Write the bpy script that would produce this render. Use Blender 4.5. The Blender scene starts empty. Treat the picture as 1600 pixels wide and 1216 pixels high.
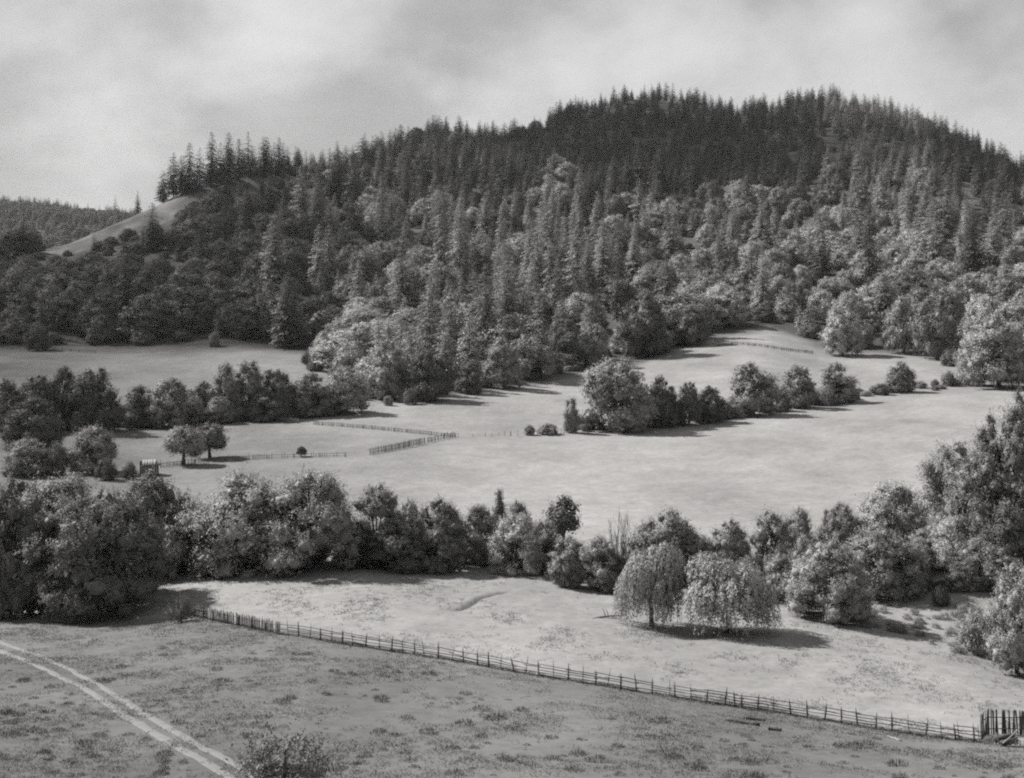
import bpy, math, random
import numpy as np

# ----------------------------------------------------------------------------
# camera, sky, sun, exposure
# ----------------------------------------------------------------------------
scene = bpy.context.scene
F = 2198.0            # focal length in photo pixels (1600 wide)
HY = 300.0            # row of the horizon
CX = 800.0
cam_data = bpy.data.cameras.new('camera')
cam_data.sensor_width = 36.0
cam_data.lens = 36.0 * F / 1600.0
cam_data.shift_y = -(608.0 - HY) / 1600.0       # view-camera fall: verticals stay vertical
cam_data.clip_start = 0.5
cam_data.clip_end = 30000.0
cam = bpy.data.objects.new('camera', cam_data)
scene.collection.objects.link(cam)
cam.location = (0, 0, 0)
cam.rotation_euler = (math.radians(90), 0, 0)
scene.camera = cam

SUN_EL = math.radians(39)
SUN_DIR = np.array([-0.86, 0.51])               # horizontal direction towards the sun (left and beyond)
SUN_DIR = SUN_DIR / np.linalg.norm(SUN_DIR)
to_sun = np.array([SUN_DIR[0] * math.cos(SUN_EL), SUN_DIR[1] * math.cos(SUN_EL), math.sin(SUN_EL)])
sun_data = bpy.data.lights.new('sun', 'SUN')
sun_data.energy = 5.0
sun_data.angle = math.radians(0.7)
sun_data.color = (1.0, 0.985, 0.965)
sun = bpy.data.objects.new('sun', sun_data)
scene.collection.objects.link(sun)
sun.location = tuple(to_sun * 500)
from mathutils import Vector
sun.rotation_euler = Vector(tuple(to_sun)).to_track_quat('Z', 'Y').to_euler()

world = bpy.data.worlds.new('World')
scene.world = world
world.use_nodes = True
wn, wl = world.node_tree.nodes, world.node_tree.links
wn.clear()
w_out = wn.new('ShaderNodeOutputWorld')
w_bg = wn.new('ShaderNodeBackground')
w_sky = wn.new('ShaderNodeTexSky')
w_sky.sky_type = 'NISHITA'
w_sky.sun_disc = False
w_sky.sun_elevation = SUN_EL
w_sky.sun_rotation = math.atan2(SUN_DIR[0], SUN_DIR[1])
w_sky.dust_density = 2.0
w_bw = wn.new('ShaderNodeRGBToBW')
wl.new(w_sky.outputs[0], w_bw.inputs[0])
w_tc = wn.new('ShaderNodeTexCoord')
w_map = wn.new('ShaderNodeMapping')
w_map.inputs['Scale'].default_value = (1.0, 1.0, 1.5)
w_map.inputs['Location'].default_value = (0.35, 0.2, -0.05)
w_map.inputs['Rotation'].default_value = (0.0, 0.32, 0.0)
wl.new(w_tc.outputs['Generated'], w_map.inputs[0])
w_n1 = wn.new('ShaderNodeTexNoise')
w_n1.inputs['Scale'].default_value = 6.5
w_n1.inputs['Detail'].default_value = 6.0
w_n1.inputs['Roughness'].default_value = 0.52
w_n1.inputs['Distortion'].default_value = 0.15
wl.new(w_map.outputs[0], w_n1.inputs['Vector'])
w_ramp = wn.new('ShaderNodeValToRGB')
w_ramp.color_ramp.interpolation = 'B_SPLINE'
e = w_ramp.color_ramp.elements
e[0].position = 0.36; e[0].color = (0.43, 0.43, 0.43, 1)
e[1].position = 0.68; e[1].color = (1.0, 1.0, 1.0, 1)
m_ = e.new(0.5); m_.color = (0.68, 0.68, 0.68, 1)
wl.new(w_n1.outputs['Fac'], w_ramp.inputs[0])
w_gain = wn.new('ShaderNodeVectorMath'); w_gain.operation = 'SCALE'
w_gain.inputs['Scale'].default_value = 4.05        # sunlit cloud against the physical sky
wl.new(w_ramp.outputs[0], w_gain.inputs[0])
w_mix = wn.new('ShaderNodeMix'); w_mix.data_type = 'RGBA'
w_mix.inputs['Factor'].default_value = 0.86       # cloud cover over the clear sky
wl.new(w_bw.outputs[0], w_mix.inputs['A'])
wl.new(w_gain.outputs[0], w_mix.inputs['B'])
wl.new(w_mix.outputs['Result'], w_bg.inputs['Color'])
w_bg.inputs['Strength'].default_value = 0.085
wl.new(w_bg.outputs[0], w_out.inputs[0])

scene.view_settings.view_transform = 'Standard'
scene.view_settings.look = 'None'
scene.view_settings.gamma = 1.0
scene.view_settings.exposure = 1.08
scene.view_settings.use_curve_mapping = False
scene.render.engine = 'CYCLES'
scene.cycles.max_bounces = 5
scene.cycles.diffuse_bounces = 3
scene.cycles.glossy_bounces = 1
scene.cycles.transmission_bounces = 2
scene.cycles.transparent_max_bounces = 24
scene.cycles.volume_bounces = 0
scene.cycles.use_denoising = False
scene.cycles.filter_width = 2.1
scene.cycles.use_adaptive_sampling = True
scene.cycles.adaptive_threshold = 0.015

C = scene.collection
rng = np.random.default_rng(11)
random.seed(5)
WARM = (1.0, 0.985, 0.968)

# ----------------------------------------------------------------------------
# materials (the photograph is black and white, so every colour is a grey)
# ----------------------------------------------------------------------------
def grey(v):
    return (v * WARM[0], v * WARM[1], v * WARM[2], 1.0)

def mat_base(name):
    m = bpy.data.materials.new(name); m.use_nodes = True
    n, l = m.node_tree.nodes, m.node_tree.links
    n.clear()
    return m, n, l, n.new('ShaderNodeOutputMaterial')

def foliage_mat(name, lo, hi, trans=0.3):
    m, n, l, out = mat_base(name)
    geo = n.new('ShaderNodeNewGeometry'); oi = n.new('ShaderNodeObjectInfo')
    a = n.new('ShaderNodeMath'); a.operation = 'MULTIPLY'; a.inputs[1].default_value = 0.3
    l.new(geo.outputs['Random Per Island'], a.inputs[0])
    b = n.new('ShaderNodeMath'); b.operation = 'MULTIPLY_ADD'; b.inputs[1].default_value = 0.7
    l.new(oi.outputs['Random'], b.inputs[0]); l.new(a.outputs[0], b.inputs[2])
    mx = n.new('ShaderNodeMix'); mx.data_type = 'RGBA'
    mx.inputs['A'].default_value = grey(lo); mx.inputs['B'].default_value = grey(hi)
    l.new(b.outputs[0], mx.inputs['Factor'])
    d = n.new('ShaderNodeBsdfDiffuse'); t = n.new('ShaderNodeBsdfTranslucent')
    g = n.new('ShaderNodeBsdfGlossy'); g.inputs['Roughness'].default_value = 0.5
    g.inputs['Color'].default_value = (0.5, 0.5, 0.5, 1)
    l.new(mx.outputs['Result'], d.inputs[0]); l.new(mx.outputs['Result'], t.inputs[0])
    s = n.new('ShaderNodeMixShader'); s.inputs[0].default_value = trans
    l.new(d.outputs[0], s.inputs[1]); l.new(t.outputs[0], s.inputs[2])
    s2 = n.new('ShaderNodeMixShader'); s2.inputs[0].default_value = 0.03
    l.new(s.outputs[0], s2.inputs[1]); l.new(g.outputs[0], s2.inputs[2])
    l.new(s2.outputs[0], out.inputs[0])
    return m

def rough_mat(name, lo, hi, scale=3.0, stretch=(1, 1, 1), bump=0.3, detail=6):
    m, n, l, out = mat_base(name)
    tc = n.new('ShaderNodeTexCoord'); mp = n.new('ShaderNodeMapping')
    mp.inputs['Scale'].default_value = stretch
    l.new(tc.outputs['Object'], mp.inputs[0])
    no = n.new('ShaderNodeTexNoise'); no.inputs['Scale'].default_value = scale; no.inputs['Detail'].default_value = detail
    l.new(mp.outputs[0], no.inputs['Vector'])
    oi = n.new('ShaderNodeObjectInfo')
    ad = n.new('ShaderNodeMath'); ad.operation = 'MULTIPLY_ADD'; ad.inputs[1].default_value = 0.35
    l.new(oi.outputs['Random'], ad.inputs[0]); l.new(no.outputs['Fac'], ad.inputs[2])
    r = n.new('ShaderNodeValToRGB')
    r.color_ramp.elements[0].position = 0.35; r.color_ramp.elements[0].color = grey(lo)
    r.color_ramp.elements[1].position = 0.95; r.color_ramp.elements[1].color = grey(hi)
    l.new(ad.outputs[0], r.inputs[0])
    p = n.new('ShaderNodeBsdfPrincipled'); p.inputs['Roughness'].default_value = 0.9
    p.inputs['Specular IOR Level'].default_value = 0.2
    l.new(r.outputs[0], p.inputs['Base Color'])
    bp = n.new('ShaderNodeBump'); bp.inputs['Strength'].default_value = bump
    l.new(no.outputs['Fac'], bp.inputs['Height']); l.new(bp.outputs[0], p.inputs['Normal'])
    l.new(p.outputs[0], out.inputs[0])
    return m

MAT = {
    'conifer': foliage_mat('conifer_needles', 0.045, 0.10, 0.18),
    'conifer_pale': foliage_mat('conifer_needles_pale', 0.12, 0.27, 0.22),
    'conifer_black': foliage_mat('conifer_needles_dark', 0.04, 0.075, 0.2),
    'leaf': foliage_mat('leaf_mid', 0.15, 0.27, 0.14),
    'leaf_pale': foliage_mat('leaf_pale', 0.25, 0.38, 0.18),
    'leaf_oak': foliage_mat('leaf_oak', 0.11, 0.20, 0.16),
    'leaf_dark': foliage_mat('leaf_dark', 0.075, 0.15, 0.14),
    'grass': foliage_mat('grass_blades', 0.14, 0.26, 0.3),
    'grass_mid': foliage_mat('grass_blades_mid', 0.10, 0.17, 0.3),
    'grass_dark': foliage_mat('grass_tussock', 0.035, 0.085, 0.25),
    'bark': rough_mat('bark', 0.03, 0.10, 6.0, (1, 1, 0.25), 0.5),
    'wood': rough_mat('weathered_wood', 0.035, 0.13, 5.0, (0.3, 2, 2), 0.3),
    'wood_pale': rough_mat('weathered_wood_pale', 0.10, 0.22, 4.0, (0.3, 2, 2), 0.3),
    'roof': rough_mat('sun_bleached_roof', 0.12, 0.2, 2.0, (1, 6, 1), 0.2),
    'soil': rough_mat('bare_soil', 0.04, 0.10, 4.0),
    'dust': rough_mat('track_dust', 0.115, 0.15, 1.3),
}

# ----------------------------------------------------------------------------
# mesh helpers
# ----------------------------------------------------------------------------
def mesh_arrays(name, verts, quads=None, tris=None, mats=(), smooth=False, quad_mat=None, tri_mat=None):
    """one mesh from numpy arrays of corners, quads and triangles"""
    verts = np.asarray(verts, dtype=np.float32)
    loops, starts, totals, mi = [], [], [], []
    pos = 0
    for fa, k, fm in ((quads, 4, quad_mat), (tris, 3, tri_mat)):
        if fa is None or len(fa) == 0:
            continue
        fa = np.asarray(fa, dtype=np.int32)
        loops.append(fa.ravel())
        starts.append(pos + np.arange(len(fa), dtype=np.int32) * k)
        totals.append(np.full(len(fa), k, dtype=np.int32))
        mi.append(np.zeros(len(fa), np.int32) if fm is None else np.asarray(fm, np.int32))
        pos += len(fa) * k
    me = bpy.data.meshes.new(name)
    me.vertices.add(len(verts)); me.vertices.foreach_set('co', verts.ravel())
    loops = np.concatenate(loops); starts = np.concatenate(starts); totals = np.concatenate(totals); mi = np.concatenate(mi)
    me.loops.add(len(loops)); me.loops.foreach_set('vertex_index', loops)
    me.polygons.add(len(starts)); me.polygons.foreach_set('loop_start', starts)
    me.polygons.foreach_set('loop_total', totals)
    for m in mats:
        me.materials.append(m)
    me.polygons.foreach_set('material_index', mi)
    if smooth:
        me.polygons.foreach_set('use_smooth', np.ones(len(starts), dtype=bool))
    me.update(calc_edges=True)
    return me

def link(name, me, parent=None, mat=None):
    o = bpy.data.objects.new(name, me)
    C.objects.link(o)
    if parent is not None:
        o.parent = parent
    if mat is not None:
        o.material_slots[0].link = 'OBJECT'
        o.material_slots[0].material = mat
    return o

def tag(o, label=None, cat=None, group=None, kind=None):
    if label: o['label'] = label
    if cat: o['category'] = cat
    if group: o['group'] = group
    if kind: o['kind'] = kind
    return o

def empty(name, loc, rz=0.0, scale=(1, 1, 1)):
    o = bpy.data.objects.new(name, None)
    o.empty_display_size = 0.3
    C.objects.link(o)
    o.location = loc; o.rotation_euler = (0, 0, rz); o.scale = scale
    return o

def norm(a):
    return a / np.maximum(np.linalg.norm(a, axis=-1, keepdims=True), 1e-9)

def cards(P, N, T, L, W):
    """leaf-shaped diamonds: centre P, normal N, long axis near T, length L, width W"""
    N = norm(N)
    T = norm(T - N * np.sum(T * N, 1, keepdims=True))
    B = np.cross(N, T)
    L = L[:, None] * 0.5; W = W[:, None] * 0.5
    V = np.stack([P - T * L, P + B * W + T * L * 0.15, P + T * L, P - B * W + T * L * 0.15], 1).reshape(-1, 3)
    Q = np.arange(len(P) * 4, dtype=np.int32).reshape(-1, 4)
    return V, Q

def tube(path, radii, sides=6, cap=True):
    path = np.asarray(path, float); radii = np.asarray(radii, float)
    n = len(path)
    d = np.gradient(path, axis=0); d = norm(d)
    ref = np.array([0.0, 0.0, 1.0]) if abs(d[0][2]) < 0.9 else np.array([1.0, 0.0, 0.0])
    u = norm(np.cross(d, ref)); v = np.cross(d, u)
    a = np.linspace(0, 2 * np.pi, sides, endpoint=False)
    V = (path[:, None, :] + radii[:, None, None] * (np.cos(a)[None, :, None] * u[:, None, :] + np.sin(a)[None, :, None] * v[:, None, :])).reshape(-1, 3)
    Q = []
    for i in range(n - 1):
        for j in range(sides):
            k = (j + 1) % sides
            Q.append((i * sides + j, i * sides + k, (i + 1) * sides + k, (i + 1) * sides + j))
    T = []
    if cap:
        V = np.vstack([V, path[0], path[-1]])
        c0, c1 = n * sides, n * sides + 1
        for j in range(sides):
            k = (j + 1) % sides
            T.append((c0, k, j)); T.append((c1, (n - 1) * sides + j, (n - 1) * sides + k))
    return V, np.array(Q, np.int32), np.array(T, np.int32).reshape(-1, 3)

def merge(parts):
    """join (V,Q,T) tuples"""
    vs, qs, ts, o = [], [], [], 0
    for p in parts:
        V, Q = p[0], p[1]; T = p[2] if len(p) > 2 else np.zeros((0, 3), np.int32)
        vs.append(V)
        if len(Q): qs.append(np.asarray(Q) + o)
        if len(T): ts.append(np.asarray(T) + o)
        o += len(V)
    return (np.vstack(vs), np.vstack(qs) if qs else np.zeros((0, 4), np.int32), np.vstack(ts) if ts else np.zeros((0, 3), np.int32))

def hash2(ix, iy, seed):
    h = (ix.astype(np.int64) * 374761393 + iy.astype(np.int64) * 668265263 + seed * 1442695041) & 0x7fffffff
    h = ((h ^ (h >> 13)) * 1274126177) & 0x7fffffff
    return ((h ^ (h >> 16)) & 0xffff) / 65535.0

def vnoise(x, y, seed=0):
    ix, iy = np.floor(x), np.floor(y)
    fx, fy = x - ix, y - iy
    fx = fx * fx * (3 - 2 * fx); fy = fy * fy * (3 - 2 * fy)
    a, b = hash2(ix, iy, seed), hash2(ix + 1, iy, seed)
    c, d = hash2(ix, iy + 1, seed), hash2(ix + 1, iy + 1, seed)
    return (a * (1 - fx) + b * fx) * (1 - fy) + (c * (1 - fx) + d * fx) * fy - 0.5

def fbm(x, y, seed=0, octv=4):
    s = 0; a = 1.0
    for i in range(octv):
        s = s + a * vnoise(x * 2 ** i, y * 2 ** i, seed + i * 17); a *= 0.5
    return s

# ----------------------------------------------------------------------------
# terrain: valley floor, near slope, spurs and ridges, as one height field.
# Each column lists (distance, photo row) of the breaks of slope along that bearing.
# ----------------------------------------------------------------------------
COLS = {
 #        near fence    lower hedge  field foot   middle hedge forest edge  hill 1      hill 2      hill 3       ridge
 -1800: [(170, 965), (200, 890), (250, 790), (360, 668), (560, 545), (640, 480), (720, 445), (800, 425), (860, 420)],
 -400: [(165, 965), (192, 880), (230, 800), (330, 668), (560, 545), (640, 475), (720, 440), (780, 418), (840, 408)],
 0:    [(158, 965), (185, 885), (225, 800), (330, 668), (560, 545), (640, 470), (720, 430), (780, 408), (840, 398)],
 100:  [(155, 966), (181, 888), (225, 800), (335, 668), (560, 545), (645, 468), (730, 424), (800, 396), (870, 380)],
 200:  [(153, 966), (178, 890), (225, 800), (340, 666), (560, 545), (660, 460), (760, 400), (840, 362), (920, 337)],
 300:  [(148, 968), (174, 888), (225, 800), (345, 664), (550, 545), (660, 450), (780, 385), (880, 325), (960, 287)],
 400:  [(142, 978), (172, 885), (222, 803), (352, 658), (540, 545), (650, 470), (780, 390), (920, 318), (1050, 268)],
 500:  [(136, 993), (172, 882), (220, 805), (355, 652), (530, 552), (640, 472), (800, 380), (980, 312), (1150, 260)],
 600:  [(131, 1015), (172, 882), (218, 808), (352, 652), (385, 632), (520, 540), (760, 410), (1050, 310), (1350, 240)],
 700:  [(127, 1033), (172, 886), (215, 810), (324, 681), (400, 618), (520, 530), (760, 410), (1150, 300), (1600, 212)],
 800:  [(124, 1050), (170, 893), (215, 811), (325, 681), (425, 603), (540, 520), (800, 405), (1200, 295), (1600, 222)],
 900:  [(121, 1066), (166, 908), (215, 813), (331, 677), (465, 586), (600, 500), (850, 390), (1300, 270), (1800, 173)],
 1000: [(118, 1082), (160, 926), (215, 815), (340, 670), (500, 566), (640, 485), (900, 380), (1350, 260), (1900, 153)],
 1100: [(115, 1098), (156, 940), (215, 815), (356, 657), (562, 528), (680, 465), (920, 370), (1350, 265), (1850, 168)],
 1200: [(113, 1112), (152, 948), (215, 816), (375, 639), (592, 511), (700, 450), (930, 365), (1350, 262), (1800, 176)],
 1300: [(110, 1128), (150, 960), (215, 818), (390, 628), (545, 548), (660, 465), (900, 370), (1300, 262), (1800, 158)],
 1400: [(108, 1144), (145, 984), (215, 820), (405, 616), (530, 552), (650, 465), (880, 375), (1250, 275), (1750, 186)],
 1500: [(105, 1158), (140, 1010), (212, 826), (416, 607), (500, 566), (620, 470), (850, 375), (1200, 285), (1600, 225)],
 1600: [(102, 1172), (135, 1042), (210, 832), (425, 602), (440, 594), (570, 500), (820, 390), (1150, 310), (1500, 275)],
 2000: [(98, 1190), (130, 1050), (205, 840), (410, 610), (440, 592), (560, 500), (800, 400), (1000, 360), (1300, 335)],
 3400: [(95, 1190), (125, 1060), (200, 850), (380, 620), (430, 590), (560, 500), (760, 420), (950, 380), (1200, 360)],
}
FAR = {-1800: 300, -400: 306, 0: 318, 100: 327, 200: 342, 300: 360, 500: 380, 3400: 390}
SKYLINE = {-1800: 400, -400: 385, 0: 372, 100: 366, 200: 320, 260: 262, 300: 235, 340: 222, 400: 215, 450: 220, 500: 219, 550: 226, 600: 206, 650: 189, 690: 181, 740: 191, 800: 192,
           850: 168, 900: 147, 950: 138, 1000: 126, 1050: 132, 1100: 143, 1150: 157, 1200: 147, 1250: 136, 1300: 131, 1350: 148, 1400: 156, 1450: 177, 1500: 200, 1550: 222, 1600: 247, 2000: 300, 3400: 330}
sk_px = np.array(sorted(SKYLINE)); sk_py = np.array([SKYLINE[k] for k in sk_px], float)
col_px = np.array(sorted(COLS))
KD = np.array([[p[0] for p in COLS[c]] for c in col_px], float)
KZ = np.array([[-(p[1] - HY) / F * p[0] for p in COLS[c]] for c in col_px], float)
far_px = np.array(sorted(FAR)); far_py = np.array([FAR[k] for k in far_px], float)

def column(px):
    """knots (distance, height) of the profile along one bearing"""
    px = min(max(px, col_px[0]), col_px[-1])
    d = [np.interp(px, col_px, KD[:, k]) for k in range(9)]
    z = [np.interp(px, col_px, KZ[:, k]) for k in range(9)]
    if px > 245:     # wooded crest: the treetops make the skyline, the ground lies a tree below
        z[8] = -(np.interp(px, sk_px, sk_py) - HY) / F * d[8] - 19.0
    zf = -(np.interp(px, far_px, far_py) - HY) / F * 2600.0
    dd = [-160, 0, 40, 80] + d + [d[8] * 1.22, max(d[8] * 1.5, 1700), 2600, 3600, 6000]
    zz = [55, -1.75, -18.6, -33.6] + z + [z[8] - 26, min(-60, z[8] - 80), zf, -190, -230]
    return np.array(dd, float), np.array(zz, float)

ys = np.concatenate([np.linspace(-150, 20, 30, endpoint=False), np.arange(20, 60, 2.0), np.arange(60, 260, 0.8), np.arange(260, 620, 3.0),
                     np.arange(620, 2100, 9.0), np.arange(2100, 3700, 25.0), np.geomspace(3700, 5400, 12)])
us = np.concatenate([np.linspace(-1.6, -0.47, 30, endpoint=False), np.linspace(-0.47, 0.47, 361), np.linspace(0.47, 1.6, 31)[1:]])
NU, NY = len(us), len(ys)
Z = np.zeros((NU, NY)); S = np.zeros((NU, NY))
for i, u in enumerate(us):
    dd, zz = column(CX + F * u)
    Z[i] = np.interp(ys, dd, zz)
    S[i] = np.interp(ys, dd, np.arange(len(dd)))
def width_at(y):
    return np.where(y > 60, y, 60.0)
def blur_cols(A, k):
    ker = np.exp(-0.5 * (np.arange(-3 * k, 3 * k + 1) / k) ** 2); ker /= ker.sum()
    P = np.pad(A, ((3 * k, 3 * k), (0, 0)), mode='edge')
    return sum(ker[j] * P[j:j + A.shape[0]] for j in range(len(ker)))
def blur_rows(A, k):
    # smooth in log distance so that near breaks keep their shape
    ker = np.exp(-0.5 * (np.arange(-3 * k, 3 * k + 1) / k) ** 2); ker /= ker.sum()
    P = np.pad(A, ((0, 0), (3 * k, 3 * k)), mode='edge')
    return sum(ker[j] * P[:, j:j + A.shape[1]] for j in range(len(ker)))
Z = blur_cols(Z, 3)
Z[:, :] = blur_rows(Z, 3)
YY = np.broadcast_to(ys[None, :], (NU, NY)); XX = us[:, None] * width_at(ys)[None, :]
PXG = CX + F * us[:, None] + 0 * YY
# natural roughness: gullies on the hills, hummocks below
hillw = np.clip((S - 8.0) / 2.5, 0, 1) * np.clip((13.6 - S) / 1.0, 0, 1)
Z = Z + hillw * (fbm(XX / 170.0, YY / 260.0, 3, 4) * 16.0 * np.clip(np.abs(S - 12.0) * 1.5 + 0.25, 0, 1))
nearw = np.clip((YY - 20) / 60, 0, 1) * np.clip((700 - YY) / 300, 0, 1)
Z = Z + nearw * (fbm(XX / 22.0, YY / 22.0, 9, 4) * 0.55 + fbm(XX / 4.0, YY / 4.0, 21, 3) * 0.10)
# wooded bank at the right, above the near meadow
Z = Z + 6.0 * np.exp(-(((XX - 60.0) / 15.0) ** 2 + ((YY - 168.0) / 14.0) ** 2))

def ground_z(x, y):
    x = np.asarray(x, float); y = np.asarray(y, float)
    u = x / width_at(y)
    fi = np.clip(np.interp(u, us, np.arange(NU)), 0, NU - 1.001); fj = np.clip(np.interp(y, ys, np.arange(NY)), 0, NY - 1.001)
    i = fi.astype(int); j = fj.astype(int); a = fi - i; b = fj - j
    return (Z[i, j] * (1 - a) + Z[i + 1, j] * a) * (1 - b) + (Z[i, j + 1] * (1 - a) + Z[i + 1, j + 1] * a) * b
def ground_s(x, y):
    u = np.asarray(x, float) / width_at(np.asarray(y, float))
    fi = np.clip(np.interp(u, us, np.arange(NU)), 0, NU - 1.001); fj = np.clip(np.interp(y, ys, np.arange(NY)), 0, NY - 1.001)
    i = fi.astype(int); j = fj.astype(int); a = fi - i; b = fj - j
    return (S[i, j] * (1 - a) + S[i + 1, j] * a) * (1 - b) + (S[i, j + 1] * (1 - a) + S[i + 1, j + 1] * a) * b
RAY_Y = np.concatenate([np.arange(45, 300, 0.5), np.arange(300, 800, 1.5), np.arange(800, 3000, 5)])
def hit(px, py):
    """where the sight line through a photo pixel meets the ground"""
    u = (px - CX) / F
    zr = -(py - HY) / F * RAY_Y
    g = ground_z(u * RAY_Y, RAY_Y)
    k = np.nonzero(g >= zr)[0]
    k = k[0] if len(k) else int(np.argmin(np.abs(g - zr)))
    y = RAY_Y[k]
    if k > 0:
        a, b = g[k - 1] - zr[k - 1], g[k] - zr[k]
        if b > a: y = RAY_Y[k - 1] + (RAY_Y[k] - RAY_Y[k - 1]) * np.clip(-a / (b - a), 0, 1)
    x = u * y
    return np.array([x, y, float(ground_z(x, y))])

# a small washed-out gully in the near meadow, cut into the height field
GULLY = np.array([hit(px, py)[:2] for px, py in [(716, 953), (728, 948), (738, 943), (746, 936), (758, 932), (772, 928), (790, 925)]])
gd = np.full(Z.shape, 1e9)
for a_, b_ in zip(GULLY[:-1], GULLY[1:]):
    ab = b_ - a_; tt = np.clip(((XX - a_[0]) * ab[0] + (YY - a_[1]) * ab[1]) / (ab @ ab), 0, 1)
    gd = np.minimum(gd, np.hypot(XX - a_[0] - tt * ab[0], (YY - a_[1] - tt * ab[1])))
Z = Z - 0.30 * np.exp(-(gd / 0.26) ** 2)

# ground tone: which crop or cover grows there, with the left fields lowered further
TONE_S = [0, 3.2, 3.95, 4.03, 4.9, 5.1, 6.0, 6.95, 7.05, 7.9, 8.05, 10.5, 11.0, 12, 14, 17]
TONE_V = [.085, .105, .115, .185, .185, .19, .20, .185, .185, .185, .055, .07, .07, .07, .06, .06]
sw = S + fbm(XX / 9.0, YY / 9.0, 31, 4) * 0.05
tone = np.interp(sw, TONE_S, TONE_V)
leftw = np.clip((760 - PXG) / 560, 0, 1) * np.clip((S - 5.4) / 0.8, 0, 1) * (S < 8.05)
tone = tone * (1 - 0.40 * leftw)  # ramps darker towards the left
def in_spur(px, py):
    return (px > 60) & (px < 316) & (py < np.interp(px, [60, 150, 250, 345], [402, 388, 352, 306]))
PYG = HY - F * Z / np.maximum(YY, 1)
spur = in_spur(PXG, PYG) & (S > 9) & (S < 12.4)
tone = np.where(spur, 0.10 * (1 + 0.8 * fbm(XX / 14.0, YY / 25.0, 81, 4)), tone)
tone = tone * (1 + 0.26 * fbm(XX / 16.0, YY / 34.0, 41, 4) + 0.16 * fbm(XX / 2.2, YY / 2.2, 47, 3))

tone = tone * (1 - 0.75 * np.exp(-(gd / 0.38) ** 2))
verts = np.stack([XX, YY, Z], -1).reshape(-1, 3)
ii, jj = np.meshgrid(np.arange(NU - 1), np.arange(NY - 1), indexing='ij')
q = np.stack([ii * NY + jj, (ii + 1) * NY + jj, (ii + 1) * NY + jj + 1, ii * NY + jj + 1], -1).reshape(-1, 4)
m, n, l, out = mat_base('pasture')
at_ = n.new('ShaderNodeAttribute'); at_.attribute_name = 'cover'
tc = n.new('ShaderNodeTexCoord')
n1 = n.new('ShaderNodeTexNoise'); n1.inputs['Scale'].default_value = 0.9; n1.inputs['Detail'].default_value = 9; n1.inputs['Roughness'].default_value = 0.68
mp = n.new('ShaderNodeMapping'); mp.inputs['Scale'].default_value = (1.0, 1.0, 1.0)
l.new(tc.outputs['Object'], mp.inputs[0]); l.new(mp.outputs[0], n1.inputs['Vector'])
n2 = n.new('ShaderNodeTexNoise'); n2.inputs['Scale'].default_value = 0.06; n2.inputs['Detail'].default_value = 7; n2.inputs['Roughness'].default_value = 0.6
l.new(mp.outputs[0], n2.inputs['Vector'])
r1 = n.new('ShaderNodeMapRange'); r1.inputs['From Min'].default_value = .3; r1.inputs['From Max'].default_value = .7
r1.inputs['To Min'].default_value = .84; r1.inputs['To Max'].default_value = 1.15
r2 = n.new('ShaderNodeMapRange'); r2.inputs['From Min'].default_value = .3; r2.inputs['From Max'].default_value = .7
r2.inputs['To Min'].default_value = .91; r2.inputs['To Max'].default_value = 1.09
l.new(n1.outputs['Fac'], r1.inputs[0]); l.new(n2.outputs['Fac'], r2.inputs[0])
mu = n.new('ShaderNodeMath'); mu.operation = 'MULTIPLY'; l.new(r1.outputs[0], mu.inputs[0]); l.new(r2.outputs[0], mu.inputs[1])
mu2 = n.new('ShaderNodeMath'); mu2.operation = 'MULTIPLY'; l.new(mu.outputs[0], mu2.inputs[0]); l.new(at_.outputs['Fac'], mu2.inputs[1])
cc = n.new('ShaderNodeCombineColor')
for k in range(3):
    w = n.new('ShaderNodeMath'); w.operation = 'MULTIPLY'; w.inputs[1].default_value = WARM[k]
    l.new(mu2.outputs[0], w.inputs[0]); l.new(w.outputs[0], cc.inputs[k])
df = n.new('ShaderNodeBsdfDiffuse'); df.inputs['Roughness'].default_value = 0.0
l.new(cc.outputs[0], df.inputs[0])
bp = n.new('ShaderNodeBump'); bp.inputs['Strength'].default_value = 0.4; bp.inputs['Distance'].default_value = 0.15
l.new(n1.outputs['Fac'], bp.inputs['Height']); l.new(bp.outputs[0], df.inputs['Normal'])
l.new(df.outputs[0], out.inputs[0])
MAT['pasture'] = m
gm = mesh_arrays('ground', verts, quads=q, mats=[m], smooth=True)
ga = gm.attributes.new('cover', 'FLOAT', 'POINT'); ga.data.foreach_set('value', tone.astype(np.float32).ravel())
ground = tag(link('ground', gm), kind='structure')

# ----------------------------------------------------------------------------
# vegetation prototypes (meshes only; every tree in the scene is its own object)
# ----------------------------------------------------------------------------
def profile(shape, t):
    if shape == 'dome':   return np.sqrt(np.clip(1 - (t - 0.25) ** 2 / 0.60, 0.03, 1))
    if shape == 'round':  return np.sqrt(np.clip(1 - (2 * t - 0.9) ** 2 / 1.21, 0.02, 1))
    if shape == 'oval':   return np.sqrt(np.clip(1 - (t - 0.40) ** 2 / 0.385, 0.03, 1))
    if shape == 'cone':   return np.clip(1.0 - t, 0.05, 1) ** 0.8 * np.clip(0.5 + 4 * t, 0, 1)
    if shape == 'spread': return np.sqrt(np.clip(1 - (t * 1.05 - 0.28) ** 2 / 0.62, 0.02, 1))
    if shape == 'poplar': return np.clip(np.sin(np.pi * np.clip(0.12 + 0.88 * t, 0, 1)) ** 0.55, 0.08, 1)

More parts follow.
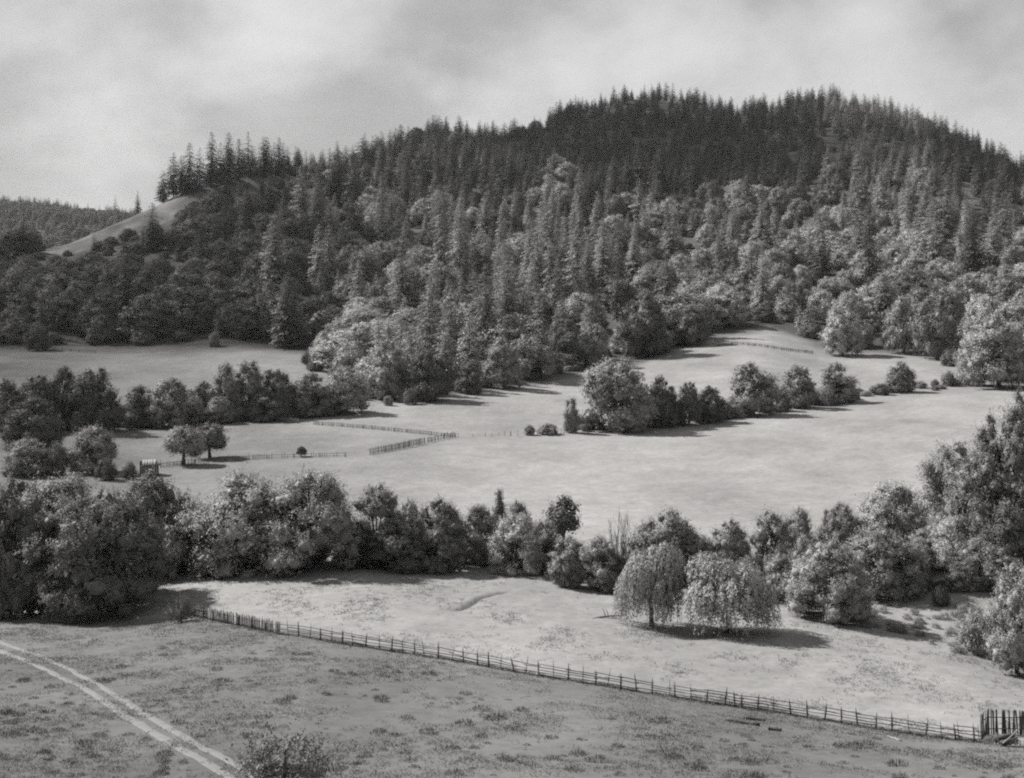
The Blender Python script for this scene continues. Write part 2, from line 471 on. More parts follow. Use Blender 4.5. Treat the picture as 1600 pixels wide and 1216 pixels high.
def ball(nu=8, nv=5):
    V = [[math.sin(math.pi * (j + .5) / nv) * math.cos(2 * math.pi * i / nu), math.sin(math.pi * (j + .5) / nv) * math.sin(2 * math.pi * i / nu), math.cos(math.pi * (j + .5) / nv)] for j in range(nv) for i in range(nu)]
    Q = [(j * nu + i, (j + 1) * nu + i, (j + 1) * nu + (i + 1) % nu, j * nu + (i + 1) % nu) for j in range(nv - 1) for i in range(nu)]
    Q += [(0, 1, 2, 3), (0, 3, 4, 7), (4, 5, 6, 7)]
    b = (nv - 1) * nu
    Q += [(b + 3, b + 2, b + 1, b), (b + 7, b + 4, b + 3, b), (b + 7, b + 6, b + 5, b + 4)]
    return np.array(V), np.array(Q, np.int32)
CORE_V, CORE_Q = ball()
def broadleaf(seed, w, h, base, shape, lobes, leaves, leaf, aspect=1.7, upright=0.0, lobe_r=0.36, shell=0.45, tips=0.0, loose=0.0, core=0.66):
    """returns (crown mesh arrays, trunk mesh arrays); base = share of the height below the crown"""
    r = np.random.default_rng(seed)
    z0 = h * base; ch = h - z0
    t = np.sort(r.random(lobes)); t = np.clip((np.arange(lobes) + r.random(lobes)) / lobes, 0, 1)
    if base < 0.05: t = t ** 1.35
    R = profile(shape, t) * w / 2
    ang = r.random(lobes) * 2 * np.pi + np.arange(lobes) * 2.4
    lr = lobe_r * w / 2 * (0.65 + 0.7 * r.random(lobes)) * np.clip(0.45 + 0.75 * profile(shape, t), 0.3, 1.1)
    rad = np.clip(R - lr * 0.8, 0, None) * (0.45 + 0.65 * np.sqrt(r.random(lobes)))
    cen = np.stack([np.cos(ang) * rad, np.sin(ang) * rad, z0 + lr * 0.6 + t * (ch - lr * 1.5)], 1)
    # choose lobes for each leaf
    p = lr ** 2; p = p / p.sum()
    # leaves hang in sprays: a spray sits on a bough, its leaves crowd round the twig
    per_s = 12
    nsp = max(1, leaves // per_s); leaves = nsp * per_s
    k = r.choice(lobes, nsp, p=p)
    d = norm(r.normal(size=(nsp, 3)))
    d[:, 2] = np.where(r.random(nsp) < 0.35, np.abs(d[:, 2]), d[:, 2])
    rr = shell + (1 - shell) * r.random(nsp) ** 0.6
    rr = rr * (1 + (loose + 0.07) * r.normal(size=nsp))
    tilt = np.repeat(r.normal(size=(nsp, 3)) * 0.36, per_s, 0)
    spread_ = np.repeat(leaf * (1.3 + 1.6 * r.random(nsp)), per_s)
    k = np.repeat(k, per_s); d = np.repeat(d, per_s, 0); rr = np.repeat(rr, per_s)
    sc = np.stack([np.ones(lobes), np.ones(lobes), np.full(lobes, 0.85 + 0.35 * upright)], 1)
    along = r.random(leaves) - 0.3
    twig = norm(d + tilt + [0, 0, 0.9 * upright])
    P = cen[k] + d * (lr[k] * rr)[:, None] * sc[k] + twig * (along * spread_ * 1.7)[:, None] + r.normal(size=(leaves, 3)) * (spread_ * 0.42)[:, None]
    if tips > 0:   # feathery leading shoots that break the outline
        ns = int(lobes * 5)
        kk = r.choice(lobes, ns, p=p)
        sd = norm(r.normal(size=(ns, 3)) * [0.6, 0.6, 0.3] + [0, 0, 0.75])
        st = cen[kk] + sd * (lr[kk] * 0.85)[:, None]
        per = 9
        tt = np.tile(np.linspace(0, 1, per), ns)
        sP = np.repeat(st, per, 0) + np.repeat(norm(sd + [0, 0, 0.7]), per, 0) * (tt * tips * w * np.repeat(0.5 + r.random(ns), per))[:, None]
        sP += r.normal(size=sP.shape) * leaf * 0.35
        P = np.vstack([P, sP]); d = np.vstack([d, norm(r.normal(size=sP.shape))]); tilt = np.vstack([tilt, np.zeros(sP.shape)])
    fx = (w / 2) / np.percentile(np.hypot(P[:, 0], P[:, 1]), 98.0)
    P[:, :2] *= fx; cen[:, :2] *= fx
    fz = h / np.percentile(P[:, 2], 99.7)
    P[:, 2] *= fz; cen[:, 2] *= fz
    P[:, 2] = np.maximum(P[:, 2], 0.05 * h * r.random(len(P)))
    nL = len(P)
    N = d * 0.75 + 0.55 * norm(P - np.array([0, 0, h * 0.45])) + tilt + r.normal(size=(nL, 3)) * 0.22 + [0, 0, 0.10]
    T = r.normal(size=(nL, 3)) + np.array([0, 0, 2.6 * upright]) + d * upright
    L = leaf * (0.6 + 0.8 * r.random(nL)) * math.sqrt(aspect)
    V, Q = cards(P, N, T, L, L / aspect)
    if core > 0:     # opaque blobs added inside each bough to block light and deepen its shade
        cs_ = []
        for j in range(lobes):
            q0 = CORE_V * (core * lr[j] * fx) * (0.60 + 0.55 * r.random((len(CORE_V), 1))) * sc[j] + cen[j]
            q0[:, 2] = np.maximum(q0[:, 2], 0.02)
            cs_.append((q0, CORE_Q))
        cs_.append((V, Q)); V, Q, _ = merge(cs_)
    parts = []
    tr = 0.028 * w + 0.01 * h
    top = np.array([0, 0, z0 + ch * 0.7])
    parts.append(tube([[0, 0, -0.25], [0, 0, 0.02 * h], [0.01 * w, 0, z0 * 0.6 + .02 * h], [0.015 * w, 0.01 * w, z0 + 0.15 * ch], top], [tr * 1.6, tr * 1.25, tr, tr * 0.8, tr * 0.15], 7))
    for j in r.choice(lobes, min(lobes, 9), replace=False):
        s = np.array([0, 0, z0 * 0.75 + 0.1 * ch + 0.35 * ch * r.random()])
        mid = (s + cen[j]) / 2 + [0, 0, -0.03 * h]
        parts.append(tube([s, mid, cen[j]], [tr * 0.5, tr * 0.33, tr * 0.1], 5, False))
    return (V, Q), merge(parts)

def willow(seed, w, h, leaves):
    r = np.random.default_rng(seed)
    # boughs of uneven height; from each hang strands of narrow leaves
    nb = 17
    ba = np.arange(nb) * 2.4 + r.random(nb) * 0.8
    brad = w / 2 * np.sqrt((np.arange(nb) + 0.5) / nb) * 0.74
    bz = h * (0.80 - 0.30 * (brad / (w / 2)) ** 1.5 + 0.10 * r.normal(size=nb))
    bc = np.stack([np.cos(ba) * brad, np.sin(ba) * brad, bz], 1)
    br = w * (0.10 + 0.09 * r.random(nb))
    ns = 1500
    k = r.integers(0, nb, ns)
    d = norm(r.normal(size=(ns, 3)) + [0, 0, 0.5])
    st = bc[k] + d * br[k][:, None] * [1, 1, 0.8]
    st[:, 2] *= h / np.percentile(st[:, 2], 99.5)
    fall = h * (0.08 + 0.34 * r.random(ns) ** 1.5 + 0.22 * (r.random(ns) < 0.16)) * np.clip(0.5 + np.hypot(st[:, 0], st[:, 1]) / (w / 2), 0.5, 1.3)
    fall = np.minimum(fall, st[:, 2] - 0.05 * h)
    per = leaves // ns
    t_ = r.random((ns, per))
    X = st[:, 0, None] + d[:, 0, None] * 0.35 * np.sin(t_ * 1.6); Y = st[:, 1, None] + d[:, 1, None] * 0.35 * np.sin(t_ * 1.6)
    zz = st[:, 2, None] - fall[:, None] * t_
    P = np.stack([X, Y, zz], -1).reshape(-1, 3) + r.normal(size=(ns * per, 3)) * 0.09
    D = np.repeat(d, per, 0)
    N = D + 0.5 * norm(P - [0, 0, h * 0.4]) + r.normal(size=P.shape) * 0.45
    T = np.array([0, 0, -1.0]) + 0.6 * r.normal(size=P.shape) + D * 0.3
    L = 0.24 * (0.6 + 0.8 * r.random(len(P)))
    V, Q = cards(P, N, T, L, L * 0.36)
    parts = [tube([[0, 0, -0.3], [0.05, 0, h * 0.15], [0.1, 0.05, h * 0.4], [0, 0, h * 0.8]], [0.32, 0.24, 0.2, 0.05], 7)]
    for j in range(9):
        b = j * 0.7 + r.random(); q_ = w * 0.36
        s0 = np.array([0.05, 0, h * (0.25 + 0.3 * r.random())])
        e0 = np.array([math.cos(b) * q_, math.sin(b) * q_, h * 0.72])
        parts.append(tube([s0, (s0 + e0) / 2 + [0, 0, 0.12 * h], e0], [0.12, 0.08, 0.02], 5, False))
    return (V, Q), merge(parts)

def conifer(seed, h, rad, levels, per, cardn, dense=1.0, ragged=0.2, droop=0.35, bare=0.06, taper=0.66):
    r = np.random.default_rng(seed)
    Ps, Ds, Ls = [], [], []
    for i in range(levels):
        t = (i + r.random() * 0.6) / levels
        z = h * (bare + (1 - bare) * t)
        R = rad * (1 - t) ** taper * (0.72 + 0.4 * math.sin(i * 1.7 + seed) ** 2) + 0.012 * h
        if t < 0.12: R *= 0.7 + 2.5 * t
        nb = max(4, int(per * (0.5 + 0.6 * (1 - t))))
        for b in range(nb):
            if r.random() < ragged * 0.6: continue
            a = r.random() * 6.283
            Rb = R * (1 - ragged * r.random() * 1.2) * (0.85 + 0.3 * r.random())
            nc = max(2, int(cardn * (0.35 + 0.65 * Rb / rad)))
            s = (np.arange(nc) + 0.5 + 0.3 * r.random(nc)) / nc
            rr = Rb * (0.12 + 0.9 * s)
            lift = 0.10 * Rb
            zc = z + lift * s - droop * Rb * s ** 1.5
            side = r.normal(size=nc) * 0.10 * Rb
            ca, sa = math.cos(a), math.sin(a)
            P = np.stack([ca * rr - sa * side, sa * rr + ca * side, zc + r.normal(size=nc) * 0.006 * h], 1)
            D = np.stack([np.full(nc, ca), np.full(nc, sa), np.full(nc, -0.35) + 0.35 * (t > 0.75)], 1) + r.normal(size=(nc, 3)) * 0.35
            Ps.append(P); Ds.append(D); Ls.append(np.full(nc, max(Rb * 0.42, 0.026 * h) * dense))
    # leading shoot
    for k in range(6):
        Ps.append(np.array([[0, 0, h * (0.93 + 0.008 * k)]]) + r.normal(size=(1, 3)) * 0.004 * h); Ds.append(np.array([[r.normal() * .3, r.normal() * .3, 1.0]])); Ls.append(np.array([0.022 * h]))
    P = np.vstack(Ps); D = norm(np.vstack(Ds)); L = np.concatenate(Ls) * (0.7 + 0.6 * r.random(len(P)))
    outd = norm(np.stack([P[:, 0], P[:, 1], np.full(len(P), 0.55 * rad)], 1))
    N = outd + r.normal(size=P.shape) * 0.36 + [0, 0, 0.40]
    V, Q = cards(P, N, D, L, L * 0.55)
    trunk = tube([[0, 0, -0.6], [0, 0, h * 0.3], [0, 0, h * 0.93]], [h * 0.012 + 0.08, h * 0.008 + 0.05, 0.01], 6)
    return (V, Q), trunk

PROTO = {}
def add_proto(key, w, h, made, mat):
    (cv, cq), tr = made
    PROTO.setdefault(key, []).append(dict(
        w=w, h=h, mat=mat,
        crown=mesh_arrays(key + '_crown', cv, quads=cq, mats=[MAT[mat]]),
        trunk=mesh_arrays(key + '_trunk', tr[0], quads=tr[1], tris=tr[2], mats=[MAT['bark']], smooth=True),
        raw=((cv, cq), tr)))

for k in range(3):   # near hedge trees: many small leaves
    add_proto('near_round', 9, 9, broadleaf(100 + k, 9, 9, 0.0, 'dome', 80, 56000, 0.120, 1.7, 0.3, 0.24, 0.3, 0.08, 0.11, 0.64), 'leaf')
    add_proto('near_oval', 6, 8, broadleaf(120 + k, 6, 8, 0.0, 'oval', 60, 38000, 0.105, 1.8, 0.5, 0.28, 0.3, 0.09, 0.11, 0.64), 'leaf')
    add_proto('near_feather', 6, 7, broadleaf(140 + k, 6, 7, 0.0, 'dome', 60, 38000, 0.105, 2.4, 0.9, 0.25, 0.3, 0.15, 0.11, 0.6), 'leaf')
    add_proto('mid_round', 12, 13, broadleaf(200 + k, 12, 13, 0.03, 'dome', 56, 30000, 0.22, 1.6, 0.1, 0.27, 0.35, 0.03, 0.10, 0.64), 'leaf')
    add_proto('mid_oval', 8, 11, broadleaf(220 + k, 8, 11, 0.02, 'oval', 44, 20000, 0.20, 1.8, 0.4, 0.3, 0.35, 0.07, 0.10, 0.64), 'leaf')
for k in range(2):
    add_proto('near_spread', 15, 12, broadleaf(160 + k, 15, 12, 0.05, 'spread', 130, 90000, 0.150, 1.7, 0.2, 0.17, 0.3, 0.05, 0.12, 0.66), 'leaf_dark')
    add_proto('near_poplar', 6, 15, broadleaf(180 + k, 6, 15, 0.0, 'poplar', 90, 46000, 0.14, 2.0, 0.8, 0.27, 0.3, 0.2, 0.11, 0.64), 'leaf')
    add_proto('near_cone', 4, 8, broadleaf(190 + k, 4, 8, 0.02, 'cone', 30, 18000, 0.115, 2.0, 0.7, 0.34, 0.4, 0.08), 'leaf_dark')
    add_proto('orchard', 7, 7, broadleaf(240 + k, 7, 7, 0.20, 'spread', 34, 14000, 0.19, 1.6, 0.1, 0.32, 0.4, 0.04), 'leaf_dark')
    add_proto('willow', 8, 7, willow(260 + k, 8, 7, 45000), 'leaf_pale')
    add_proto('bush', 4, 3, broadleaf(270 + k, 4, 3, 0.0, 'dome', 26, 11000, 0.095, 1.9, 0.5, 0.38, 0.4, 0.09, core=0.55), 'leaf_dark')
for k in range(2):   # loose shoots with little leaf
    add_proto('wispy', 5, 4, broadleaf(290 + k, 5, 4, 0.0, 'dome', 46, 3600, 0.11, 2.6, 1.0, 0.26, 0.3, 0.26, 0.2, 0.0), 'leaf')
add_proto('sparse', 4, 7, broadleaf(280, 4, 7, 0.42, 'round', 13, 3000, 0.22, 1.6, 0.1, 0.34, 0.5, 0.05, core=0.4), 'leaf_dark')
for k in range(5):   # hillside broadleaf: clump-sized faces
    add_proto('far_round', 13, 13, broadleaf(300 + k, 13, 13, 0.02, 'dome', 60 + 8 * k, 16000, 0.33, 1.5, 0.1, 0.23, 0.38, 0.03, 0.12, 0.6), 'leaf')
for k in range(5):
    add_proto('far_fir', 11, 27, conifer(400 + k, 27, 5.5, 34, 15, 16, 0.50, 0.12 + 0.05 * k, 0.35, 0.06, 0.42 + 0.06 * k), 'conifer')
for k in range(3):
    add_proto('far_old_fir', 12, 36, conifer(420 + k, 36, 6.0, 44, 18, 22, 0.46, 0.33, 0.42, 0.05, 0.5), 'conifer_pale')
for k in range(3):
    add_proto('far_young_fir', 7, 15, conifer(440 + k, 15, 3.5, 28, 13, 11, 0.56, 0.1, 0.25, 0.02), 'conifer_pale')

def twig_bush(seed, w, h, nb=26):
    r = np.random.default_rng(seed); parts = []
    for k in range(nb):
        a = r.random() * 6.283; lean = 0.15 + 0.5 * r.random()
        L = h * (0.55 + 0.5 * r.random())
        e0 = np.array([math.cos(a) * lean * w, math.sin(a) * lean * w, L])
        b0 = np.array([math.cos(a), math.sin(a), 0]) * 0.1
        mid = (b0 + e0) / 2 + r.normal(size=3) * 0.12 * w * np.array([1, 1, 0.3])
        parts.append(tube([b0 - [0, 0, .1], mid, e0], [0.045, 0.03, 0.012], 4, False))
        for q_ in range(3):
            s = mid + (e0 - mid) * r.random()
            parts.append(tube([s, s + np.array([r.normal() * .25 * w * .5, r.normal() * .25 * w * .5, 0.16 * h])], [0.018, 0.008], 3, False))
    return merge(parts)

def put(name, key, variant, x, y, z, w, h, mat=None, rz=None, label=None, cat='tree', group=None):
    p = PROTO[key][variant % len(PROTO[key])]
    rz = random.random() * 6.283 if rz is None else rz
    o = empty(name, (x, y, z), rz, (w / p['w'], w / p['w'], h / p['h']))
    link('trunk', p['trunk'], o)
    link('crown', p['crown'], o, MAT[mat or p['mat']])
    return tag(o, label, cat, group)

# ----------------------------------------------------------------------------
# trees and shrubs that stand out singly: (name, prototype, x, row of foot, width, height in photo pixels, leaf, label)
# ----------------------------------------------------------------------------
SINGLES = [
 # --- left end of the near hedge
 ('oak_tree', 'near_round', 28, 958, 130, 205, 'leaf_dark', 'dark tall tree cut by the left edge beside the big spreading oak'),
 ('oak_tree', 'near_spread', 150, 952, 234, 176, 'leaf_oak', 'largest spreading tree at the left, casting deep shade over the paling fence end'),
 ('hedge_tree', 'near_feather', 95, 905, 150, 160, 'leaf', 'pale feathery tree rising behind the big spreading oak at left'),
 ('hedge_tree', 'near_feather', 45, 895, 90, 140, 'leaf_dark', 'dark bushy tree behind the far left tree of the near hedge'),
 ('hedge_tree', 'near_round', 245, 890, 118, 150, 'leaf_dark', 'round tree with frosted top between the big oak and the feathery hedge shrub'),
 ('hedge_shrub', 'near_feather', 300, 893, 92, 108, 'leaf_pale', 'pale feathery shrub at the left foot of the tallest hedge trees'),
 ('hedge_tree', 'near_feather', 380, 890, 140, 148, 'leaf', 'broad feathery tree left of the tallest round tree of the near hedge'),
 ('hedge_tree', 'near_round', 486, 890, 138, 152, 'leaf', 'tallest round dark tree in the left half of the near hedge'),
 ('hedge_shrub', 'near_oval', 440, 893, 70, 110, 'leaf_dark', 'dark shrub filling the gap below the tallest round hedge tree'),
 ('hedge_tree', 'near_oval', 588, 884, 76, 126, 'leaf', 'oval tree just right of the tallest round tree in the near hedge'),
 ('hedge_shrub', 'near_feather', 562, 888, 50, 74, 'leaf_dark', 'low dark shrub at the foot of the hedge under the oval tree'),
 ('hedge_shrub', 'near_oval', 640, 872, 44, 92, 'leaf_pale', 'small pale shrub peeping between two dark hedge trees'),
 ('hedge_shrub', 'near_feather', 622, 890, 86, 78, 'leaf_dark', 'wide dark low shrub left of the round dome in the near hedge'),
 ('hedge_tree', 'near_round', 682, 890, 92, 106, 'leaf_dark', 'dome shaped dark tree in the middle left of the near hedge'),
 ('hedge_tree', 'near_oval', 748, 884, 56, 94, 'leaf', 'upright oval tree left of the pointed cone tree'),
 ('young_tree', 'near_cone', 780, 872, 42, 106, 'leaf_dark', 'pointed cone shaped tree rising highest in the middle of the near hedge'),
 ('hedge_tree', 'near_oval', 808, 868, 40, 84, 'leaf', 'slim oval tree just right of the pointed cone tree'),
 ('hedge_shrub', 'near_feather', 806, 895, 76, 92, 'leaf_pale', 'pale feathery shrub at the hedge corner where the shade on the meadow ends'),
 ('hedge_shrub', 'near_feather', 848, 893, 52, 80, 'leaf', 'soft grey shrub below the lone open crowned tree'),
 ('open_tree', 'sparse', 880, 880, 58, 104, 'leaf_dark', 'lone open crowned little tree with bare trunk above the shrubs'),
 ('hedge_shrub', 'near_oval', 888, 915, 54, 76, 'leaf', 'egg shaped shrub under the lone open crowned tree'),
 ('hedge_shrub', 'near_oval', 938, 922, 58, 84, 'leaf', 'egg shaped shrub just left of the bare twig thicket'),
 ('hedge_shrub', 'near_feather', 962, 925, 46, 62, 'leaf_dark', 'dark low shrub against the left willow'),
 ('hedge_tree', 'near_round', 1040, 905, 98, 106, 'leaf', 'tree standing behind the two willows with twigs to its left'),
 ('willow_tree', 'willow', 1018, 978, 108, 132, 'leaf_pale', 'narrow left one of the two weeping willows on the meadow'),
 ('willow_tree', 'willow', 1138, 988, 142, 124, 'leaf_pale', 'broad right one of the two weeping willows with wide shadow'),
 ('hedge_tree', 'near_round', 1136, 905, 66, 92, 'leaf', 'round topped tree directly behind the broad right willow'),
 ('hedge_tree', 'near_oval', 1204, 912, 62, 114, 'leaf', 'left one of two dark oval trees right of the willows'),
 ('hedge_tree', 'near_oval', 1246, 905, 56, 110, 'leaf', 'right one of two dark oval trees right of the willows'),
 ('hedge_shrub', 'near_feather', 1258, 920, 46, 84, 'leaf_pale', 'pale slim shrub in front of the right dark oval tree'),
 ('hedge_shrub', 'near_oval', 1220, 940, 48, 74, 'leaf', 'grey shrub beside the broad willow at its right'),
 ('hedge_shrub', 'near_round', 1296, 965, 112, 118, 'leaf', 'large round shrub, pale on the left side, standing on the meadow edge'),
 ('hedge_tree', 'near_oval', 1312, 890, 58, 102, 'leaf', 'oval tree behind the large round meadow shrub'),
 ('young_tree', 'near_cone', 1290, 862, 26, 66, 'leaf', 'tiny pointed treetop behind the oval trees against the pale field'),
 ('hedge_tree', 'near_feather', 1392, 872, 100, 118, 'leaf_pale', 'pale feathery tree rising where hedge climbs to the right bank'),
 ('hedge_shrub', 'near_round', 1380, 925, 112, 104, 'leaf', 'wide dark shrub with frosted top right of the large round shrub'),
 ('hedge_shrub', 'near_feather', 1340, 885, 60, 78, 'leaf_pale', 'pale shrub between the oval tree and the wide frosted shrub'),
 ('bank_tree', 'near_round', 1486, 842, 104, 150, 'leaf', 'round headed tree leading the wooded bank at right'),
 ('bank_tree', 'near_round', 1532, 862, 110, 150, 'leaf', 'round dark tree under the poplars of the right bank'),
 ('poplar_tree', 'near_poplar', 1590, 850, 72, 236, 'leaf', 'tallest spiky poplar at the right edge'),
 ('poplar_tree', 'near_poplar', 1545, 846, 62, 196, 'leaf', 'second spiky poplar left of the tallest at right edge'),
 ('bank_tree', 'near_round', 1588, 888, 96, 130, 'leaf_dark', 'dark tree at the right edge below the poplars'),
 ('bank_shrub', 'near_feather', 1490, 886, 62, 78, 'leaf_pale', 'pale bushy shrub on the bank below the round headed tree'),
 ('bank_shrub', 'near_feather', 1535, 905, 70, 66, 'leaf', 'scrubby shrub below the dark bank trees'),
 ('bank_shrub', 'near_feather', 1440, 895, 40, 44, 'leaf', 'small scrubby shrub on the bare top of the bank'),
 ('bank_shrub', 'near_round', 1455, 880, 66, 62, 'leaf', 'rounded shrub at the left foot of the wooded bank'),
 ('bank_shrub', 'near_feather', 1418, 905, 58, 56, 'leaf_pale', 'pale shrub joining the hedge to the wooded bank'),
 ('bank_shrub', 'near_round', 1562, 915, 64, 60, 'leaf', 'rounded shrub at the right edge above the feathery edge tree'),
 ('bank_shrub', 'bush', 1470, 945, 26, 30, 'leaf_dark', 'small dark stump-like bush alone on the cleared bank'),
 ('bank_shrub', 'near_feather', 1510, 915, 50, 46, 'leaf_dark', 'dark scrub patch in the middle of the wooded bank foot'),
 ('meadow_tree', 'near_oval', 1590, 1054, 96, 172, 'leaf', 'feathery tree with dark short trunk at the right edge'),
 ('meadow_bush', 'bush', 1528, 1020, 62, 72, 'leaf', 'round bush standing alone beside the right edge meadow tree'),
 ('fence_bush', 'wispy', 283, 972, 50, 46, 'leaf_dark', 'small dark bush where the paling fence starts under the oak'),
 ('slope_bush', 'wispy', 446, 1240, 170, 106, 'leaf_dark', 'loose dark bush cut by the bottom edge beside the track'),
 # --- hedge across the middle fields
 ('field_shrub', 'bush', 827, 680, 18, 17, 'leaf', 'small dark shrub starting the middle hedge at its left tip'),
 ('field_shrub', 'bush', 855, 679, 34, 18, 'leaf', 'low ragged shrub between the hedge tip and the slim middle tree'),
 ('field_tree', 'mid_oval', 893, 676, 28, 54, 'leaf', 'slim small tree left of the biggest middle hedge tree'),
 ('field_tree', 'mid_round', 966, 672, 122, 112, 'leaf', 'biggest round tree in the hedge across the middle fields'),
 ('field_tree', 'mid_round', 1034, 667, 58, 78, 'leaf_dark', 'dark tree touching the biggest middle hedge tree on its right'),
 ('field_tree', 'mid_round', 1076, 664, 46, 66, 'leaf_dark', 'first of the low dark trees in the middle hedge'),
 ('field_tree', 'mid_round', 1110, 660, 52, 56, 'leaf_dark', 'second of the low dark trees in the middle hedge'),
 ('field_tree', 'mid_round', 1176, 649, 84, 82, 'leaf', 'second biggest round tree of the middle hedge'),
 ('field_tree', 'mid_oval', 1247, 637, 58, 66, 'leaf', 'oval tree right of the second biggest middle hedge tree'),
 ('field_tree', 'mid_round', 1306, 630, 66, 62, 'leaf', 'last full tree of the middle hedge towards the right'),
 ('field_tree', 'mid_round', 1407, 613, 46, 47, 'leaf', 'small round tree standing apart at the right of the middle hedge'),
 ('field_shrub', 'bush', 1377, 617, 26, 18, 'leaf_dark', 'low dark shrub at the left foot of the small apart tree'),
 ('field_shrub', 'bush', 1482, 603, 26, 24, 'leaf', 'little shrub near the dark wood corner at right'),
 # --- left hedgerow
 ('hedgerow_tree', 'mid_oval', 10, 672, 50, 80, 'leaf_dark', 'dark tree at the left edge in the left hedgerow'),
 ('hedgerow_tree', 'mid_round', 55, 670, 66, 82, 'leaf_dark', 'rounded dark tree second from the left edge in the left hedgerow'),
 ('hedgerow_tree', 'mid_oval', 98, 672, 42, 98, 'leaf_dark', 'tall slim dark tree in the left hedgerow'),
 ('hedgerow_tree', 'mid_round', 147, 674, 74, 98, 'leaf_dark', 'large black looking tree ending the dark clump of the left hedgerow'),
 ('hedgerow_tree', 'mid_round', 50, 702, 80, 80, 'leaf_dark', 'gnarled dark tree in front of the left hedgerow clump'),
 ('hedgerow_tree', 'mid_round', 220, 666, 56, 62, 'leaf_dark', 'rounded tree right after the gap in the left hedgerow'),
 ('hedgerow_tree', 'mid_oval', 264, 668, 58, 76, 'leaf', 'pointed tree behind the orchard pair in the left hedgerow'),
 ('hedgerow_shrub', 'mid_round', 298, 664, 44, 44, 'leaf', 'low pale shrub in the left hedgerow above the orchard pair'),
 ('hedgerow_tree', 'mid_round', 314, 655, 44, 58, 'leaf_dark', 'small very dark tree in the left hedgerow'),
 ('hedgerow_tree', 'mid_oval', 352, 656, 42, 88, 'leaf', 'tall double topped tree in the middle of the left hedgerow'),
 ('hedgerow_tree', 'mid_oval', 388, 655, 46, 90, 'leaf', 'tall pointed tree beside the double topped one in the left hedgerow'),
 ('hedgerow_shrub', 'mid_round', 343, 662, 44, 42, 'leaf', 'low rounded shrub under the double topped hedgerow tree'),
 ('hedgerow_tree', 'mid_round', 430, 652, 60, 74, 'leaf_dark', 'dark rounded tree right of the tall pointed hedgerow tree'),
 ('hedgerow_shrub', 'mid_round', 416, 658, 54, 48, 'leaf_dark', 'dome shaped shrub at the field edge of the left hedgerow'),
 ('hedgerow_tree', 'mid_round', 487, 650, 62, 66, 'leaf', 'grey rounded tree towards the right end of the left hedgerow'),
 ('hedgerow_tree', 'mid_round', 540, 645, 66, 70, 'leaf', 'last rounded tree at the right end of the left hedgerow'),
 ('farm_shrub', 'near_feather', 145, 738, 78, 72, 'leaf', 'loose pale shrub beside the farm hut at left'),
 ('farm_shrub', 'near_feather', 44, 742, 76, 56, 'leaf', 'wide pale shrub near the left edge below the dark clump'),
 ('farm_shrub', 'bush', 88, 742, 36, 52, 'leaf_dark', 'dark upright shrub between the two pale farm shrubs'),
 ('farm_shrub', 'bush', 125, 676, 32, 36, 'leaf', 'small round shrub against the big black hedgerow tree'),
 ('farm_shrub', 'bush', 166, 750, 36, 34, 'leaf_dark', 'dark bush in front of the loose pale farm shrub'),
 ('farm_shrub', 'bush', 203, 748, 28, 26, 'leaf_dark', 'small dark bush just left of the farm hut'),
 ('orchard_tree', 'orchard', 286, 726, 68, 60, 'leaf', 'left one of the two umbrella shaped orchard trees'),
 ('orchard_tree', 'orchard', 328, 716, 64, 55, 'leaf_dark', 'right one of the two umbrella shaped orchard trees'),
 ('field_shrub', 'orchard', 471, 714, 17, 17, 'leaf_dark', 'tiny tufted tree on the fence line right of the orchard pair'),
 # --- edge of the forest
 ('edge_tree', 'mid_round', 59, 548, 42, 40, 'leaf_dark', 'lone round tree at the top of the left meadow'),
 ('edge_shrub', 'bush', 335, 541, 20, 22, 'leaf', 'small pale shrub at the dark wood foot on the left meadow'),
 ('edge_tree', 'mid_round', 508, 572, 48, 54, 'leaf_pale', 'bright bushy tree at the right end of the left meadow'),
 ('edge_tree', 'mid_round', 560, 600, 84, 90, 'leaf_pale', 'bright round headed tree above the end of the left hedgerow'),
 ('edge_tree', 'mid_round', 610, 622, 76, 88, 'leaf', 'grey round headed tree left of the dome tree at the wood edge'),
 ('edge_tree', 'mid_round', 672, 626, 74, 82, 'leaf_dark', 'dark dome tree at the wood edge above the picket fence'),
 ('edge_tree', 'mid_oval', 737, 616, 38, 52, 'leaf_dark', 'small cone shaped tree between the dome tree and round meadow tree'),
 ('edge_tree', 'mid_round', 787, 606, 68, 78, 'leaf', 'round meadow tree with visible trunk before the ravine firs'),
 ('edge_shrub', 'bush', 607, 634, 16, 16, 'leaf', 'tiny round shrub at the foot of the dark wood edge'),
 ('edge_tree', 'mid_round', 925, 572, 56, 66, 'leaf', 'grey round tree at the wood edge right of the ravine'),
 ('edge_tree', 'mid_round', 1005, 558, 80, 100, 'leaf_dark', 'large dark tree at the wood edge above the biggest hedge tree'),
 ('edge_tree', 'mid_round', 1080, 540, 60, 62, 'leaf_dark', 'dark tree at the left corner of the small upper clearing'),
 ('edge_tree', 'mid_round', 1316, 556, 68, 76, 'leaf_pale', 'pale tree at the right corner of the small upper clearing'),
 ('edge_tree', 'mid_round', 1412, 552, 60, 88, 'leaf', 'grey round tree at the foot of the right wood'),
 ('edge_tree', 'mid_round', 1465, 560, 82, 112, 'leaf', 'big dense tree at the foot of the right wood'),
 ('edge_shrub', 'bush', 1484, 572, 30, 28, 'leaf_dark', 'small dark bush before the right wood'),
 ('edge_tree', 'mid_round', 1560, 606, 116, 112, 'leaf', 'bright sided tree group leader at the right edge wood corner'),
 ('edge_tree', 'mid_oval', 1520, 602, 52, 84, 'leaf_pale', 'pale tree on the sunny side of the right wood corner'),
]
SINGLE_BOX = []
